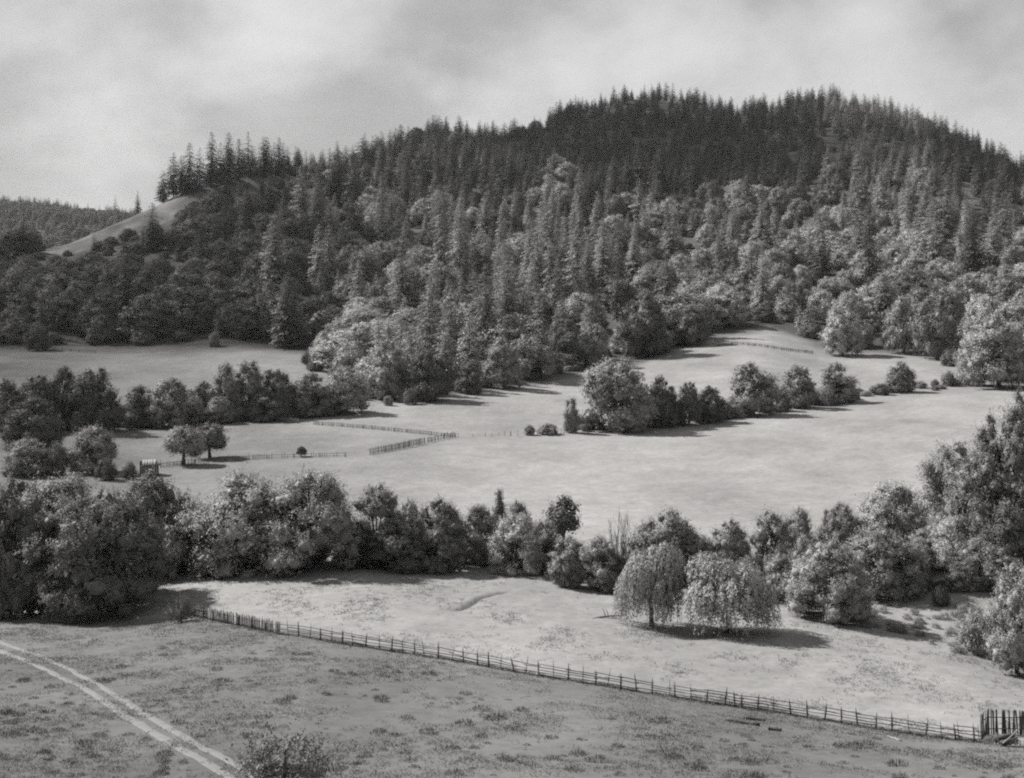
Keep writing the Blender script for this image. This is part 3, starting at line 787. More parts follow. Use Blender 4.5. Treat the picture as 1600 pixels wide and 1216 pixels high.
for i, (nm, key, x, by, w, h, mt, lab) in enumerate(SINGLES):
    g = hit(x, by)
    mpp = g[1] / F
    if nm.startswith('hedgerow') or nm in ('hedge_tree', 'hedge_shrub', 'bank_tree', 'bank_shrub'): w = w * 1.2
    cat = 'shrub' if ('shrub' in nm or 'bush' in nm) else 'tree'
    put(nm, key, i * 7 // 3, g[0], g[1], g[2] - 0.05, w * mpp * 1.04, h * mpp, mt, None, lab, cat)

# the bare twig thicket
g = hit(972, 915)
tv = twig_bush(77, 2.8, 8.0, 40)
tag(link('twig_thicket', mesh_arrays('twig_thicket', tv[0], quads=tv[1], tris=tv[2], mats=[MAT['bark']])),
    'leafless thicket of bare twigs behind the left willow', 'shrub').location = tuple(g)

# ----------------------------------------------------------------------------
# the wooded hills
# ----------------------------------------------------------------------------
HAND_FIRS = [  # x, foot row, width, height in photo pixels, prototype, leaf, label
 (430, 462, 66, 132, 'far_old_fir', 'conifer_pale', 'tallest pale ragged fir on the left hillside'),
 (690, 440, 44, 140, 'far_old_fir', 'conifer_pale', 'left one of the twin tall firs in the hillside centre'),
 (720, 455, 46, 158, 'far_old_fir', 'conifer_pale', 'right one of the twin tall firs in the hillside centre'),
 (553, 388, 42, 104, 'far_old_fir', 'conifer_black', 'black looking tall fir left of the hillside centre'),
 (597, 392, 40, 84, 'far_old_fir', 'conifer_pale', 'pale fir right of the black looking tall fir'),
 (238, 392, 46, 76, 'far_old_fir', 'conifer_black', 'dark fir standing before the bare grassy spur'),
 (37, 402, 50, 52, 'far_fir', 'conifer_black', 'dark fir at the left edge below the far ridge'),
 (147, 398, 18, 38, 'far_young_fir', 'conifer_black', 'small dark fir at the lower end of the grassy spur'),
 (215, 330, 16, 38, 'far_fir', 'conifer_black', 'single small fir on the skyline of the grassy spur'),
 (180, 345, 16, 40, 'far_fir', 'conifer_black', 'left small fir on the skyline of the grassy spur'),
 (271, 306, 34, 70, 'far_fir', 'conifer_black', 'first tall fir at the head of the grassy spur'),
 (296, 300, 38, 78, 'far_old_fir', 'conifer_black', 'second ragged fir at the head of the grassy spur'),
 (331, 290, 36, 84, 'far_old_fir', 'conifer_black', 'third and highest ragged fir above the grassy spur'),
 (357, 284, 40, 78, 'far_old_fir', 'conifer_black', 'broad ragged fir right of the highest one above the spur'),
 (388, 276, 32, 72, 'far_fir', 'conifer_black', 'pointed fir on the left crest after the ragged group'),
 (255, 314, 26, 52, 'far_fir', 'conifer_black', 'lowest fir of the clump at the head of the grassy spur'),
 (284, 304, 32, 62, 'far_old_fir', 'conifer_black', 'middling fir between the first and second firs of the spur clump'),
 (312, 296, 34, 66, 'far_fir', 'conifer_black', 'fir left of the highest ragged one in the spur clump'),
 (345, 288, 34, 68, 'far_fir', 'conifer_black', 'fir between the highest and the broad ragged firs'),
 (373, 282, 34, 66, 'far_old_fir', 'conifer_black', 'fir filling the crest right of the broad ragged fir'),
 (412, 276, 30, 64, 'far_fir', 'conifer_black', 'fir right of the pointed one on the left crest'),
 (436, 274, 30, 60, 'far_old_fir', 'conifer', 'last dense fir of the left crest group'),
 (570, 262, 24, 56, 'far_fir', 'conifer_black', 'single fir standing clear of the crest before the main rise'),
 (1346, 340, 44, 86, 'far_old_fir', 'conifer_pale', 'tall pale fir in the middle of the right slope'),
 (1190, 388, 40, 78, 'far_old_fir', 'conifer_pale', 'tall slim fir above the pale broadleaf band'),
 (1052, 402, 38, 62, 'far_fir', 'conifer_pale', 'pale fir at the left end of the pale broadleaf band'),
 (1520, 440, 54, 118, 'far_old_fir', 'conifer', 'big fir near the right edge over the right wood'),
 (1285, 430, 46, 74, 'far_old_fir', 'conifer', 'dark fir standing among the pale broadleaf band'),
 (1358, 455, 50, 150, 'far_old_fir', 'conifer', 'broad tall fir left of the big one near right edge'),
 (965, 500, 30, 92, 'far_old_fir', 'conifer_black', 'thin dark fir above the large wood edge tree'),
 (1380, 500, 44, 90, 'far_fir', 'conifer_pale', 'pale fir in the right wood above the clearing corner'),
 (1465, 510, 56, 90, 'far_fir', 'conifer', 'fir cone rising behind the big dense right wood tree'),
 (500, 462, 26, 44, 'far_young_fir', 'conifer_pale', 'small pale fir on the left slope right of the tallest'),
]
def zone(px, py):
    """short place of a hillside tree, by where its foot stands"""
    if py < 395 and px < 240: return 'by the grassy spur'
    if px < 480: return 'above the left meadow' if py > 330 else 'along the left crest'
    if py < 270:
        return 'on the low shoulder' if px < 800 else ('on the main hilltop' if px < 1160 else 'on the right hilltop')
    if py < 380:
        return 'on the upper middle slope' if px < 840 else ('under the main hilltop' if px < 1160 else 'on the upper right flank')
    if px < 620: return 'above the bright wood edge'
    if px < 900: return 'in the central ravine'
    if px < 1100: return 'on the lower middle slope'
    return 'in the lower right wood' if py > 440 else 'in the pale right band'
USED = set()
def spell(v):
    ones = 'zero one two three four five six seven eight nine ten eleven twelve thirteen fourteen fifteen sixteen seventeen eighteen nineteen'.split()
    tens = 'twenty thirty forty fifty sixty seventy eighty ninety'.split()
    v = min(max(v, 0), 99)
    return ones[v] if v < 20 else tens[v // 10 - 2] + ('' if v % 10 == 0 else '-' + ones[v % 10])
def where_label(px, py, head, tail):
    a, b = int(round(px / 16.0)), int(round(py / 12.16))
    for da, db in ((0, 0), (1, 0), (0, 1), (-1, 0), (0, -1), (1, 1), (-1, -1)):
        t = '%s %s, %s percent across, %s percent down' % (head, tail, spell(a + da), spell(b + db))
        if t not in USED: break
    USED.add(t)
    return t
def place_label(k, head, zn):
    return where_label(cpx[k], cpy[k] - 0.6 * hpx[k], head, zn)

cand = []
y = 385.0
while y < 2350:
    step = 12.5 + 0.005 * y
    halfw = 0.40 * y
    xs_ = np.arange(-halfw, halfw, step) + rng.random() * step
    xx = xs_ + (rng.random(len(xs_)) - 0.5) * step * 0.95
    yy = y + (rng.random(len(xs_)) - 0.5) * step * 0.95
    cand.append(np.stack([xx, yy], 1))
    y += step
cand = np.vstack(cand)
far_c = []
y = 2380.0
while y < 2680:
    xs_ = np.arange(-0.42 * y, -0.20 * y, 10.0)
    far_c.append(np.stack([xs_ + (rng.random(len(xs_)) - .5) * 10, y + (rng.random(len(xs_)) - .5) * 12], 1)); y += 12
far_c = np.vstack(far_c)
under_c = cand[(cand[:, 1] < 1500) & (rng.random(len(cand)) < 0.8)] + (rng.random((1, 2)) - 0.5) + np.array([6.5, 5.0])
n_main = len(cand) + len(far_c)
cand = np.vstack([cand, far_c, under_c])
understory = np.arange(len(cand)) >= n_main
cx, cy = cand[:, 0], cand[:, 1]
cs, cz = ground_s(cx, cy), ground_z(cx, cy)
cpx = CX + F * cx / cy; cpy = HY - F * cz / cy
ok = (((cs > 8.06) & (cs < 12.75)) | ((cs > 14.3) & (cs < 15.1) & (cpx < 330)))
ok &= ~(in_spur(cpx, cpy) & (cs > 9) & (cs < 12.6))
nz = fbm(cx / 75.0, cy / 110.0, 71, 3)
pcon = np.select([cpy < 335, (cpx < 480) & (cpy > 400), (cpx < 480), (cpx < 660) & (cpy > 395) & (cpy < 520), (cpx > 600) & (cpx < 940) & (cpy > 410),
                  (cpx > 1080) & (cpy > 425), (cpx > 1080) & (cpx < 1300) & (cpy > 385), (cpx > 940) & (cpy > 400), cpy < 420],
                 [0.97, 0.13, 0.42, 0.66, 0.85, 0.24, 0.22, 0.42, 0.52], 0.45)
pcon = np.clip(pcon + nz * 1.2 * (cpy > 315), 0.03, 1.0)
pcon = np.where((cpx > 830) & (cpx < 890) & (cpy > 270) & (cpy < 345), 0.15, pcon)      # pale patch below the dark hilltop
is_con = (rng.random(len(cx)) < pcon) & ~understory
hgt = np.where(is_con, np.where(cpy < 300, 26, 25) * (0.48 + 0.75 * rng.random(len(cx)) ** 1.4), 10 + 8.5 * rng.random(len(cx)))
hgt = np.where(is_con & (rng.random(len(cx)) < 0.10), hgt * 1.35, hgt)
hgt = hgt * (1 + 0.5 * fbm(cx / 40.0, cy / 40.0, 77, 2))
wid = np.where(is_con, hgt * (0.40 + 0.20 * rng.random(len(cx))), hgt * (1.0 + 0.45 * rng.random(len(cx))))
hgt = np.where(is_con, hgt, np.minimum(hgt, np.where((cpx > 470) & (cpx < 660) & (cpy > 500), 13.0, 17.5)))
hgt = np.where(is_con & (cpy > 340) & (rng.random(len(cx)) < 0.12), hgt * 1.3 + 3, hgt)
hgt = np.where(cs > 11.0, np.minimum(hgt, 27.0), np.minimum(hgt, 38.0))
hgt = np.where(understory, 3.5 + 4.0 * rng.random(len(cx)), hgt); wid = np.where(understory, hgt * 1.7, wid)
# leave the sunlit spur open to view: nothing in front of it may reach over its lower edge
top_py = HY - F * (cz + hgt) / cy
low_edge = np.interp(cpx, [70, 150, 250, 312, 322], [390, 370, 334, 303, 270], left=0, right=0)
ok &= ~((cs < 11.9) & (top_py < low_edge))
ok &= ~((cpx > 60) & (cpx < 250) & (cs > 10.9) & (cs < 13))
ok &= (rng.random(len(cx)) > np.where(is_con, 0.06, 0.12))
# keep clear of the trees placed one by one
HF = []
for (x, by, w, h, *_r) in HAND_FIRS:
    HF.append(hit(x, by))
    g = HF[-1]
    ok &= ~((cy < g[1] - 2) & (np.abs(cpx - x) < 0.5 * w + 0.35 * wid * F / cy) & (top_py < by - 0.32 * h) & (cs < 12))
    ok &= ~(np.hypot(cx - g[0], cy - g[1]) < 5)
sel = np.nonzero(ok)[0]
cx, cy, cz, cpx, cpy, cs, is_con, hgt, wid, nz = [a[sel] for a in (cx, cy, cz, cpx, cpy, cs, is_con, hgt, wid, nz)]
pale = np.where(is_con, ((cpy > 345) & (cpx > 470)) | ((cpx > 1290) & (cpx < 1460) & (cpy > 150)), cpx > 480)
hpx = hgt * F / cy; wpx = wid * F / cy
# which of them show: walk from near to far over a coverage picture
cov = np.zeros((400, 540), bool)
order = np.argsort(cy)
score = np.zeros(len(cx))
for k in order:
    x0 = int((cpx[k] - wpx[k] * .42) / 3); x1 = int((cpx[k] + wpx[k] * .42) / 3) + 1
    y0 = int((cpy[k] - hpx[k]) / 3); y1 = int(cpy[k] / 3) + 1
    x0, x1 = max(x0, 0), min(x1, 534); y0, y1 = max(y0, 0), min(y1, 400)
    if x1 <= x0 or y1 <= y0: continue
    sub = cov[y0:y1, x0:x1]
    score[k] = (~sub).sum()
    if is_con[k]:
        mid = (x0 + x1) // 2; qd = max(1, (x1 - x0) // 4)
        cov[y0:(y0 + y1) // 2, max(mid - qd, 0):mid + qd] = True; cov[(y0 + y1) // 2:y1, x0:x1] = True
    else:
        cov[y0:y1, x0:x1] = True
top_con = set(sorted(np.nonzero(is_con)[0], key=lambda k: -score[k])[:262])
top_brd = set(sorted(np.nonzero(~is_con)[0], key=lambda k: -score[k])[:270])

tone_draw = rng.random(len(cx))
def broad_tone(k):
    """leaf tone of a hillside tree by area: palest low on the right, dark at the left"""
    if cpx[k] < 480 or hgt[k] < 8: return 'leaf_dark'
    p_pale = 0.68 if (cpx[k] > 1060 and cpy[k] > 385) else (0.5 if (480 < cpx[k] < 640 and cpy[k] > 520) else 0.22)
    if 830 < cpx[k] < 900 and cpy[k] < 350: p_pale = 0.6
    t = tone_draw[k]
    return 'leaf_pale' if t < p_pale else ('leaf' if t < p_pale + 0.55 * (1 - p_pale) else 'leaf_dark')
for i, (x, by, w, h, key, mt, lab) in enumerate(HAND_FIRS):
    g = hit(x, by); mpp = g[1] / F
    put('fir_tree', key, i, g[0], g[1], g[2] - 0.2, w * mpp, h * mpp, mt, None, lab, 'fir tree')

for k in sorted(top_con | top_brd):
    zn = zone(cpx[k], cpy[k])
    if is_con[k]:
        sz = hgt[k]
        key = 'far_young_fir' if sz < 16 else ('far_old_fir' if sz > 29 else 'far_fir')
        if cs[k] > 14: zn = 'on the far ridge at the left edge'
        put('fir_tree', key, int(k), cx[k], cy[k], cz[k] - 0.3, wid[k], hgt[k], 'conifer_pale' if pale[k] else 'conifer', None,
            place_label(k, ('tall ' if sz > 26 else 'small ' if sz < 17 else '') + ('pale' if pale[k] else 'dark') + ' fir', zn), 'fir tree', 'fir trees ' + zn)
    else:
        mt = broad_tone(k)
        put('broadleaf_tree', 'far_round', int(k), cx[k], cy[k], cz[k] - 0.3, wid[k], hgt[k], mt, None,
            place_label(k, {'leaf_dark': 'dark', 'leaf': 'grey', 'leaf_pale': 'bright'}[mt] + ' rounded tree', zn), 'tree', 'broadleaf trees ' + zn)

# all the others, past the largest few hundred, as one wood
lib = bpy.data.collections.new('wood_prototypes')
lib_keys = []
def lib_add(key, v, matname):
    (cv, cq), (tv_, tq, tt) = PROTO[key][v]['raw']
    V, Q, T = merge([(cv, cq), (tv_, tq, tt)])
    p = PROTO[key][v]
    V = V / np.array([p['w'], p['w'], p['h']])
    qm = np.concatenate([np.zeros(len(cq), int), np.ones(len(tq), int)])
    me = mesh_arrays('wood_tree', V, quads=Q, tris=T, mats=[MAT[matname], MAT['bark']], quad_mat=qm, tri_mat=np.ones(len(T), int))
    o = bpy.data.objects.new('%03d_wood_tree' % len(lib_keys), me)
    lib.objects.link(o); lib_keys.append((key, matname))
for mt in ('conifer', 'conifer_pale'):
    for v in range(5): lib_add('far_fir', v, mt)
for mt in ('leaf_dark', 'leaf', 'leaf_pale'):
    for v in range(5): lib_add('far_round', v, mt)
rest = [k for k in range(len(cx)) if k not in top_con and k not in top_brd]
rest = np.array(rest)
r_idx = np.zeros(len(rest), np.int32)
for a, k in enumerate(rest):
    v = int(k) % 5
    if is_con[k]: r_idx[a] = v + (5 if pale[k] else 0)
    else: r_idx[a] = 10 + v + {'leaf_dark': 0, 'leaf': 5, 'leaf_pale': 10}[broad_tone(k)]
rm = bpy.data.meshes.new('wood')
rm.vertices.add(len(rest)); rm.vertices.foreach_set('co', np.stack([cx[rest], cy[rest], cz[rest] - 0.3], 1).astype(np.float32).ravel())
def attr(me, name, typ, data):
    a = me.attributes.new(name, typ, 'POINT')
    a.data.foreach_set('vector' if typ == 'FLOAT_VECTOR' else 'value', np.ascontiguousarray(data).ravel())
attr(rm, 'tree_kind', 'INT', r_idx)
attr(rm, 'tree_size', 'FLOAT_VECTOR', np.stack([wid[rest], wid[rest], hgt[rest]], 1).astype(np.float32))
attr(rm, 'tree_turn', 'FLOAT_VECTOR', np.stack([0 * rest, 0 * rest, rng.random(len(rest)) * 6.283], 1).astype(np.float32))

def scatter_group(name, coll, kind, size, turn):
    ng = bpy.data.node_groups.new(name, 'GeometryNodeTree')
    ng.interface.new_socket('Geometry', in_out='INPUT', socket_type='NodeSocketGeometry')
    ng.interface.new_socket('Geometry', in_out='OUTPUT', socket_type='NodeSocketGeometry')
    N, L = ng.nodes, ng.links
    gi, go = N.new('NodeGroupInput'), N.new('NodeGroupOutput')
    mp_ = N.new('GeometryNodeMeshToPoints')
    ci = N.new('GeometryNodeCollectionInfo'); ci.inputs['Collection'].default_value = coll
    ci.inputs['Separate Children'].default_value = True; ci.inputs['Reset Children'].default_value = True
    ip = N.new('GeometryNodeInstanceOnPoints'); ip.inputs['Pick Instance'].default_value = True
    def na(nm, dt):
        a = N.new('GeometryNodeInputNamedAttribute'); a.data_type = dt; a.inputs['Name'].default_value = nm
        return a.outputs['Attribute']
    L.new(gi.outputs[0], mp_.inputs['Mesh']); L.new(mp_.outputs[0], ip.inputs['Points']); L.new(ci.outputs[0], ip.inputs['Instance'])
    L.new(na(kind, 'INT'), ip.inputs['Instance Index'])
    e2r = N.new('FunctionNodeEulerToRotation'); L.new(na(turn, 'FLOAT_VECTOR'), e2r.inputs[0]); L.new(e2r.outputs[0], ip.inputs['Rotation'])
    L.new(na(size, 'FLOAT_VECTOR'), ip.inputs['Scale'])
    L.new(ip.outputs[0], go.inputs[0])
    return ng
wood = tag(link('wood', rm), 'dense mixed wood of firs and broadleaf trees covering the hills', 'wood', None, 'stuff')
md = wood.modifiers.new('scatter', 'NODES'); md.node_group = scatter_group('scatter_wood', lib, 'tree_kind', 'tree_size', 'tree_turn')
print('wood trees', len(rest), 'single firs', len(top_con), 'single broadleaf', len(top_brd))

#PART2
# ----------------------------------------------------------------------------
# fences
# ----------------------------------------------------------------------------
def pole_mesh(name, seed, length, r0, r1, bend=0.03, sides=6, point=False, seg=4):
    """upright pole along +z, slightly crooked"""
    r = np.random.default_rng(seed)
    t = np.linspace(0, 1, seg)
    path = np.stack([np.cumsum(r.normal(size=seg)) * bend, np.cumsum(r.normal(size=seg)) * bend, t * length], 1)
    path[:, :2] -= path[0, :2]
    rad = r0 + (r1 - r0) * t
    if point: rad[-1] *= 0.3
    V, Q, T = tube(path, rad, sides)
    return mesh_arrays(name, V, quads=Q, tris=T, mats=[MAT['wood']])

POST = [pole_mesh('fence_post', 500 + k, 1.0, 0.062, 0.052, 0.012, 6, True) for k in range(3)]
STAKE = [pole_mesh('fence_stake', 510 + k, 1.0, 0.034, 0.024, 0.016, 5, True) for k in range(3)]
RAIL = [pole_mesh('fence_rail', 520 + k, 1.0, 0.036, 0.030, 0.010, 5) for k in range(4)]
PALE = []
for k in range(4):
    r = np.random.default_rng(530 + k)
    hw, th = 0.05, 0.016
    V = np.array([[-hw, -th, 0], [hw, -th, 0], [hw, th, 0], [-hw, th, 0], [-hw, -th, .93], [hw, -th, .93], [hw, th, .93], [-hw, th, .93],
                  [-.3 * hw + .02 * r.normal(), -th, 1], [.3 * hw, -th, 1], [.3 * hw, th, 1], [-.3 * hw, th, 1]])
    Q = [(3, 2, 1, 0), (0, 1, 5, 4), (1, 2, 6, 5), (2, 3, 7, 6), (3, 0, 4, 7), (4, 5, 9, 8), (5, 6, 10, 9), (6, 7, 11, 10), (7, 4, 8, 11), (8, 9, 10, 11)]
    PALE.append(mesh_arrays('fence_paling', V, quads=Q, mats=[MAT['wood']]))

def stick(name, me, a, b, parent, thick=1.0):
    """lay a unit pole from a to b (coordinates of the parent)"""
    a = Vector(tuple(a)); b = Vector(tuple(b)); d = b - a
    o = link(name, me, parent)
    o.location = a
    o.rotation_mode = 'QUATERNION'
    o.rotation_quaternion = d.to_track_quat('Z', 'X')
    o.scale = (thick, thick, d.length)
    return o

FX = np.array([290, 360, 432, 467, 535, 612, 647, 725, 782, 842, 930, 1019, 1110, 1208, 1340, 1472, 1535])
FY = np.array([962, 976, 991, 995, 1006, 1018, 1023, 1036, 1046, 1057, 1070, 1085, 1099, 1113, 1135, 1155, 1161])
def fence_pt(px):
    return hit(px, np.interp(px, FX, FY))
rr = np.random.default_rng(61)
# long rail fence
posts_px = [436, 451, 467, 484, 501, 518, 535, 552, 571, 593, 612, 630, 648, 663, 685, 705, 724, 746, 764, 782, 804, 821, 842, 865, 888, 911, 931, 949, 970,
            995, 1019, 1046, 1055, 1081, 1104, 1133, 1149, 1159, 1184, 1208, 1236, 1262, 1288, 1315, 1340, 1368, 1394, 1421, 1446, 1472, 1494, 1500, 1523, 1531]
pp = [fence_pt(x) for x in posts_px]
org = pp[0]
rail_fence = tag(empty('rail_fence', tuple(org)), 'long weathered rail fence running across the picture below the meadow', 'fence')
for k, p in enumerate(pp):
    thick = k % 2 == 0 or rr.random() < 0.25
    hh = (1.22 + 0.3 * rr.random()) if thick else (1.32 + 0.3 * rr.random())
    a = p - org - [0, 0, 0.12]
    lean = rr.normal(size=2) * 0.12
    b = a + [lean[0], lean[1], hh + 0.12]
    stick('post' if thick else 'stake', (POST if thick else STAKE)[k % 3], a, b, rail_fence, 1.0 + 0.25 * rr.random())
levels = [0.14, 0.34, 0.56, 0.79, 1.02]
for li, lv in enumerate(levels):
    k = li % 2
    while k < len(pp) - 1:
        e_ = min(k + 2, len(pp) - 1)
        a = pp[k] - org; b = pp[e_] - org
        d = norm((b - a)[None])[0]; side = np.array([-d[1], d[0], 0]) * (0.06 if (k // 2 + li) % 2 else -0.06)
        drop = 0.0
        if rr.random() < 0.06: k = e_; continue
        if rr.random() < 0.10 and li > 2: drop = -0.35 * rr.random()
        stick('rail', RAIL[int(rr.integers(4))], a + side + [0, 0, lv + rr.normal() * 0.03] - d * 0.18,
              b + side + [0, 0, lv + rr.normal() * 0.03 + drop] + d * 0.18, rail_fence, 0.85 + 0.5 * rr.random())
        k = e_

def paling_fence(name, pts, height, gap, label, single=True, jag=0.12, post_gap=2.4, rails=(0.3, 0.78), group=None, missing=0.04, thick=1.0):
    """pts: world points along the foot"""
    pts = np.array(pts); seg = np.linalg.norm(np.diff(pts, axis=0), axis=1); cum = np.concatenate([[0], np.cumsum(seg)])
    org = pts[0]
    root = tag(empty(name, tuple(org)), label, 'fence', group)
    def at_s(s_):
        p = np.array([np.interp(s_, cum, pts[:, k]) for k in range(3)])
        p[2] = ground_z(p[0], p[1]); return p - org
    r = np.random.default_rng(int(abs(org[0] * 7 + org[1])))
    n_ = max(1, int(cum[-1] / post_gap))
    ss = np.linspace(0, cum[-1], n_ + 1)
    for s_ in ss:
        a = at_s(s_); stick('post', POST[int(r.integers(3))], a - [0, 0, .1], a + [r.normal() * .04, r.normal() * .04, height * 1.03], root, 1.1 * thick)
    for lv in rails:
        for s0, s1 in zip(ss[:-1], ss[1:]):
            a, b = at_s(s0), at_s(s1); d = norm((b - a)[None])[0]; nrm = np.array([-d[1], d[0], 0]) * 0.075
            stick('rail', RAIL[int(r.integers(4))], a + nrm + [0, 0, lv * height], b + nrm + [0, 0, lv * height], root, 1.1 * thick)
    s_ = gap; joined = []
    while gap and s_ < cum[-1]:
        if r.random() > missing:
            a = at_s(s_); d = norm((at_s(min(s_ + .3, cum[-1])) - at_s(max(s_ - .3, 0)))[None])[0]
            hh = height * (1 - jag + 2 * jag * r.random())
            rz = math.atan2(d[1], d[0]); tilt = r.normal() * 0.05
            nrm = np.array([-d[1], d[0], 0]) * 0.13
            if single:
                o = link('paling', PALE[int(r.integers(4))], root)
                o.location = tuple(a + nrm); o.rotation_euler = (r.normal() * .03, tilt, rz); o.scale = (0.8 + .5 * r.random(), 1, hh)
            else:
                hw = 0.045 * thick; ca, sa = math.cos(rz), math.sin(rz)
                V = np.array([[-hw, -.02, 0], [hw, -.02, 0], [hw, .02, 0], [-hw, .02, 0], [-hw, -.02, 1], [hw, -.02, .96], [hw, .02, .96], [-hw, .02, 1]]) * [1, 1, hh]
                V[:, 0] += V[:, 2] * tilt
                V = np.stack([V[:, 0] * ca - V[:, 1] * sa, V[:, 0] * sa + V[:, 1] * ca, V[:, 2]], 1) + a + nrm
                joined.append((V, np.array([(3, 2, 1, 0), (4, 5, 6, 7), (0, 1, 5, 4), (1, 2, 6, 5), (2, 3, 7, 6), (3, 0, 4, 7)]), np.zeros((0, 3), int)))
        s_ += gap * (0.8 + 0.4 * r.random())
    if joined:
        V, Q, T = merge(joined)
        tag(link('palings', mesh_arrays('palings', V, quads=Q, mats=[MAT['wood']]), root), kind='stuff')
    return root
def path(*pxy):
    out_ = []
    for (x0, y0), (x1, y1) in zip(pxy[:-1], pxy[1:]):
        for t in np.linspace(0, 1, 7)[:-1]: out_.append(hit(x0 + (x1 - x0) * t, y0 + (y1 - y0) * t))
    out_.append(hit(*pxy[-1]))
    return out_
paling_fence('paling_fence', [fence_pt(x) for x in np.linspace(288, 433, 12)], 1.2, 0.19, 'dark close set paling fence running out from under the big oak')
c0 = hit(1535, 1158); c1 = hit(1545, 1148); c2 = hit(1600, 1149); c3 = hit(1690, 1146)
paling_fence('tall_paling_fence', [c0, c1, c2, c3], 1.85, 0.17, 'tall upright paling fence at the right edge, corner of the rail fence', jag=0.06, rails=(0.25, 0.72), missing=0.02)
paling_fence('picket_fence', path((490, 664), (560, 669), (640, 677), (712, 684)), 0.95, 0.30, 'long low picket fence on the upper side of the middle paddock', False, 0.1, 3.0, missing=0.12)
paling_fence('picket_fence', path((578, 711), (620, 703), (664, 693)), 1.4, 0.28, 'high picket fence slanting up to the paddock corner', False, 0.12, 2.5, missing=0.1)
paling_fence('picket_fence', path((668, 692), (690, 687), (712, 683)), 1.2, 0.42, 'broken end of the picket fence at the paddock corner', False, 0.35, 2.5, missing=0.35)
paling_fence('picket_fence', path((251, 731), (286, 726), (348, 721), (418, 717)), 0.95, 0.34, 'sagging picket fence below the two orchard trees', False, 0.2, 2.6, missing=0.2)
paling_fence('picket_fence', path((420, 717), (480, 715), (540, 714)), 0.95, 0.55, 'gappy picket fence by the tiny tufted tree', False, 0.4, 4.0, missing=0.45)
paling_fence('post_fence', path((716, 683), (780, 682), (850, 680), (920, 677)), 1.0, 1.6, 'row of leftover fence stubs leading to the middle hedge', False, 0.5, 6.0, rails=(), missing=0.4)
paling_fence('paddock_fence', path((1112, 543), (1150, 538), (1190, 542), (1225, 548), (1270, 553)), 1.15, 0.9, 'dark fence curving along the small upper clearing', False, 0.3, 3.0, rails=(0.35, 0.6, 0.85), missing=0.2, thick=1.7)
paling_fence('paddock_fence', path((-40, 543), (40, 546), (100, 549), (150, 552)), 1.4, 1.2, 'dark fence along the top of the left meadow', False, 0.3, 4.0, rails=(0.4, 0.8), missing=0.3, thick=1.6)
paling_fence('picket_fence', path((432, 660), (467, 662)), 1.2, 0.3, 'short dark fence piece under the left hedgerow', False, 0.15, 3.0)

# ----------------------------------------------------------------------------
# farm hut, timber, dead wood
# ----------------------------------------------------------------------------
def box(cx_, cy_, cz_, sx, sy, sz, rot=None):
    V = np.array([[x, y, z] for z in (-.5, .5) for y in (-.5, .5) for x in (-.5, .5)]) * [sx, sy, sz]
    if rot is not None: V = V @ np.array(rot).T
    V = V + [cx_, cy_, cz_]
    return V, np.array([(0, 2, 3, 1), (4, 5, 7, 6), (0, 1, 5, 4), (1, 3, 7, 5), (3, 2, 6, 7), (2, 0, 4, 6)]), np.zeros((0, 3), int)
def solid(name, parts, mat, parent=None):
    V, Q, T = merge(parts)
    return link(name, mesh_arrays(name, V, quads=Q, tris=T, mats=[MAT[mat]]), parent)
def rot_y(a): return [[math.cos(a), 0, math.sin(a)], [0, 1, 0], [-math.sin(a), 0, math.cos(a)]]
def rot_x(a): return [[1, 0, 0], [0, math.cos(a), -math.sin(a)], [0, math.sin(a), math.cos(a)]]

g = hit(233, 742)
hut = tag(empty('farm_hut', tuple(g), 0.25), 'small dark board hut with a bright lean-to roof near the orchard trees', 'hut')
for k in range(9):
    solid('wall_board', [box(-1.55 + k * 0.39, -1.2, 1.0 + 0.04 * (k % 2), 0.36, 0.05, 2.05)], 'wood', hut)
for sx in (-1.72, 1.72):
    for k in range(6):
        solid('wall_board', [box(sx, -0.95 + k * 0.41, 1.05 + 0.04 * k, 0.05, 0.38, 2.1)], 'wood', hut)
for k in range(9):
    solid('wall_board', [box(-1.55 + k * 0.39, 1.25, 1.2, 0.36, 0.05, 2.5)], 'wood', hut)
for k in range(5):
    solid('roof_sheet', [box(-0.95 + k * 0.5, 0, 2.33 + 0.012 * (k % 2), 0.52, 2.95, 0.05, rot_x(0.18))], 'roof', hut)
for k in range(2):
    solid('roof_sheet', [box(1.5 + k * 0.4, 0, 2.2 + 0.012 * (k % 2), 0.4, 2.8, 0.05, rot_x(0.18))], 'wood', hut)
solid('door', [box(0.3, -1.26, 0.95, 0.8, 0.05, 1.85)], 'bark', hut)

def log(px0, py0, px1, py1, r0, label, seed, mat='bark', lift=0.0, name='fallen_log'):
    a, b = hit(px0, py0), hit(px1, py1)
    L = np.linalg.norm(b - a); r = np.random.default_rng(seed)
    seg = 6; t = np.linspace(0, 1, seg)[:, None]
    P = (b - a) * t + r.normal(size=(seg, 3)) * 0.04 * [1, 1, .4]; P[:, 2] += r0 * 0.7 + lift * t[:, 0]
    V, Q, T = tube(P, r0 * (1 - 0.3 * t[:, 0]) * (0.9 + 0.2 * r.random(seg)), 8)
    o = link(name, mesh_arrays(name, V, quads=Q, tris=T, mats=[MAT[mat]])); o.location = tuple(a)
    return tag(o, label, 'log')
log(1135, 1126, 1186, 1135, 0.17, 'longest dark log lying in the grass under the rail fence', 1)
log(1161, 1124, 1196, 1127, 0.12, 'thinner log lying behind the longest dark log', 2)
log(1198, 1140, 1222, 1143, 0.16, 'short thick log right of the longest dark log', 3)
log(1388, 1152, 1406, 1158, 0.08, 'short pale stick lying by the rail fence towards the right', 4, 'wood_pale')
log(1452, 918, 1500, 905, 0.20, 'fallen trunk lying on the bare right bank', 5, 'bark', 0.5)
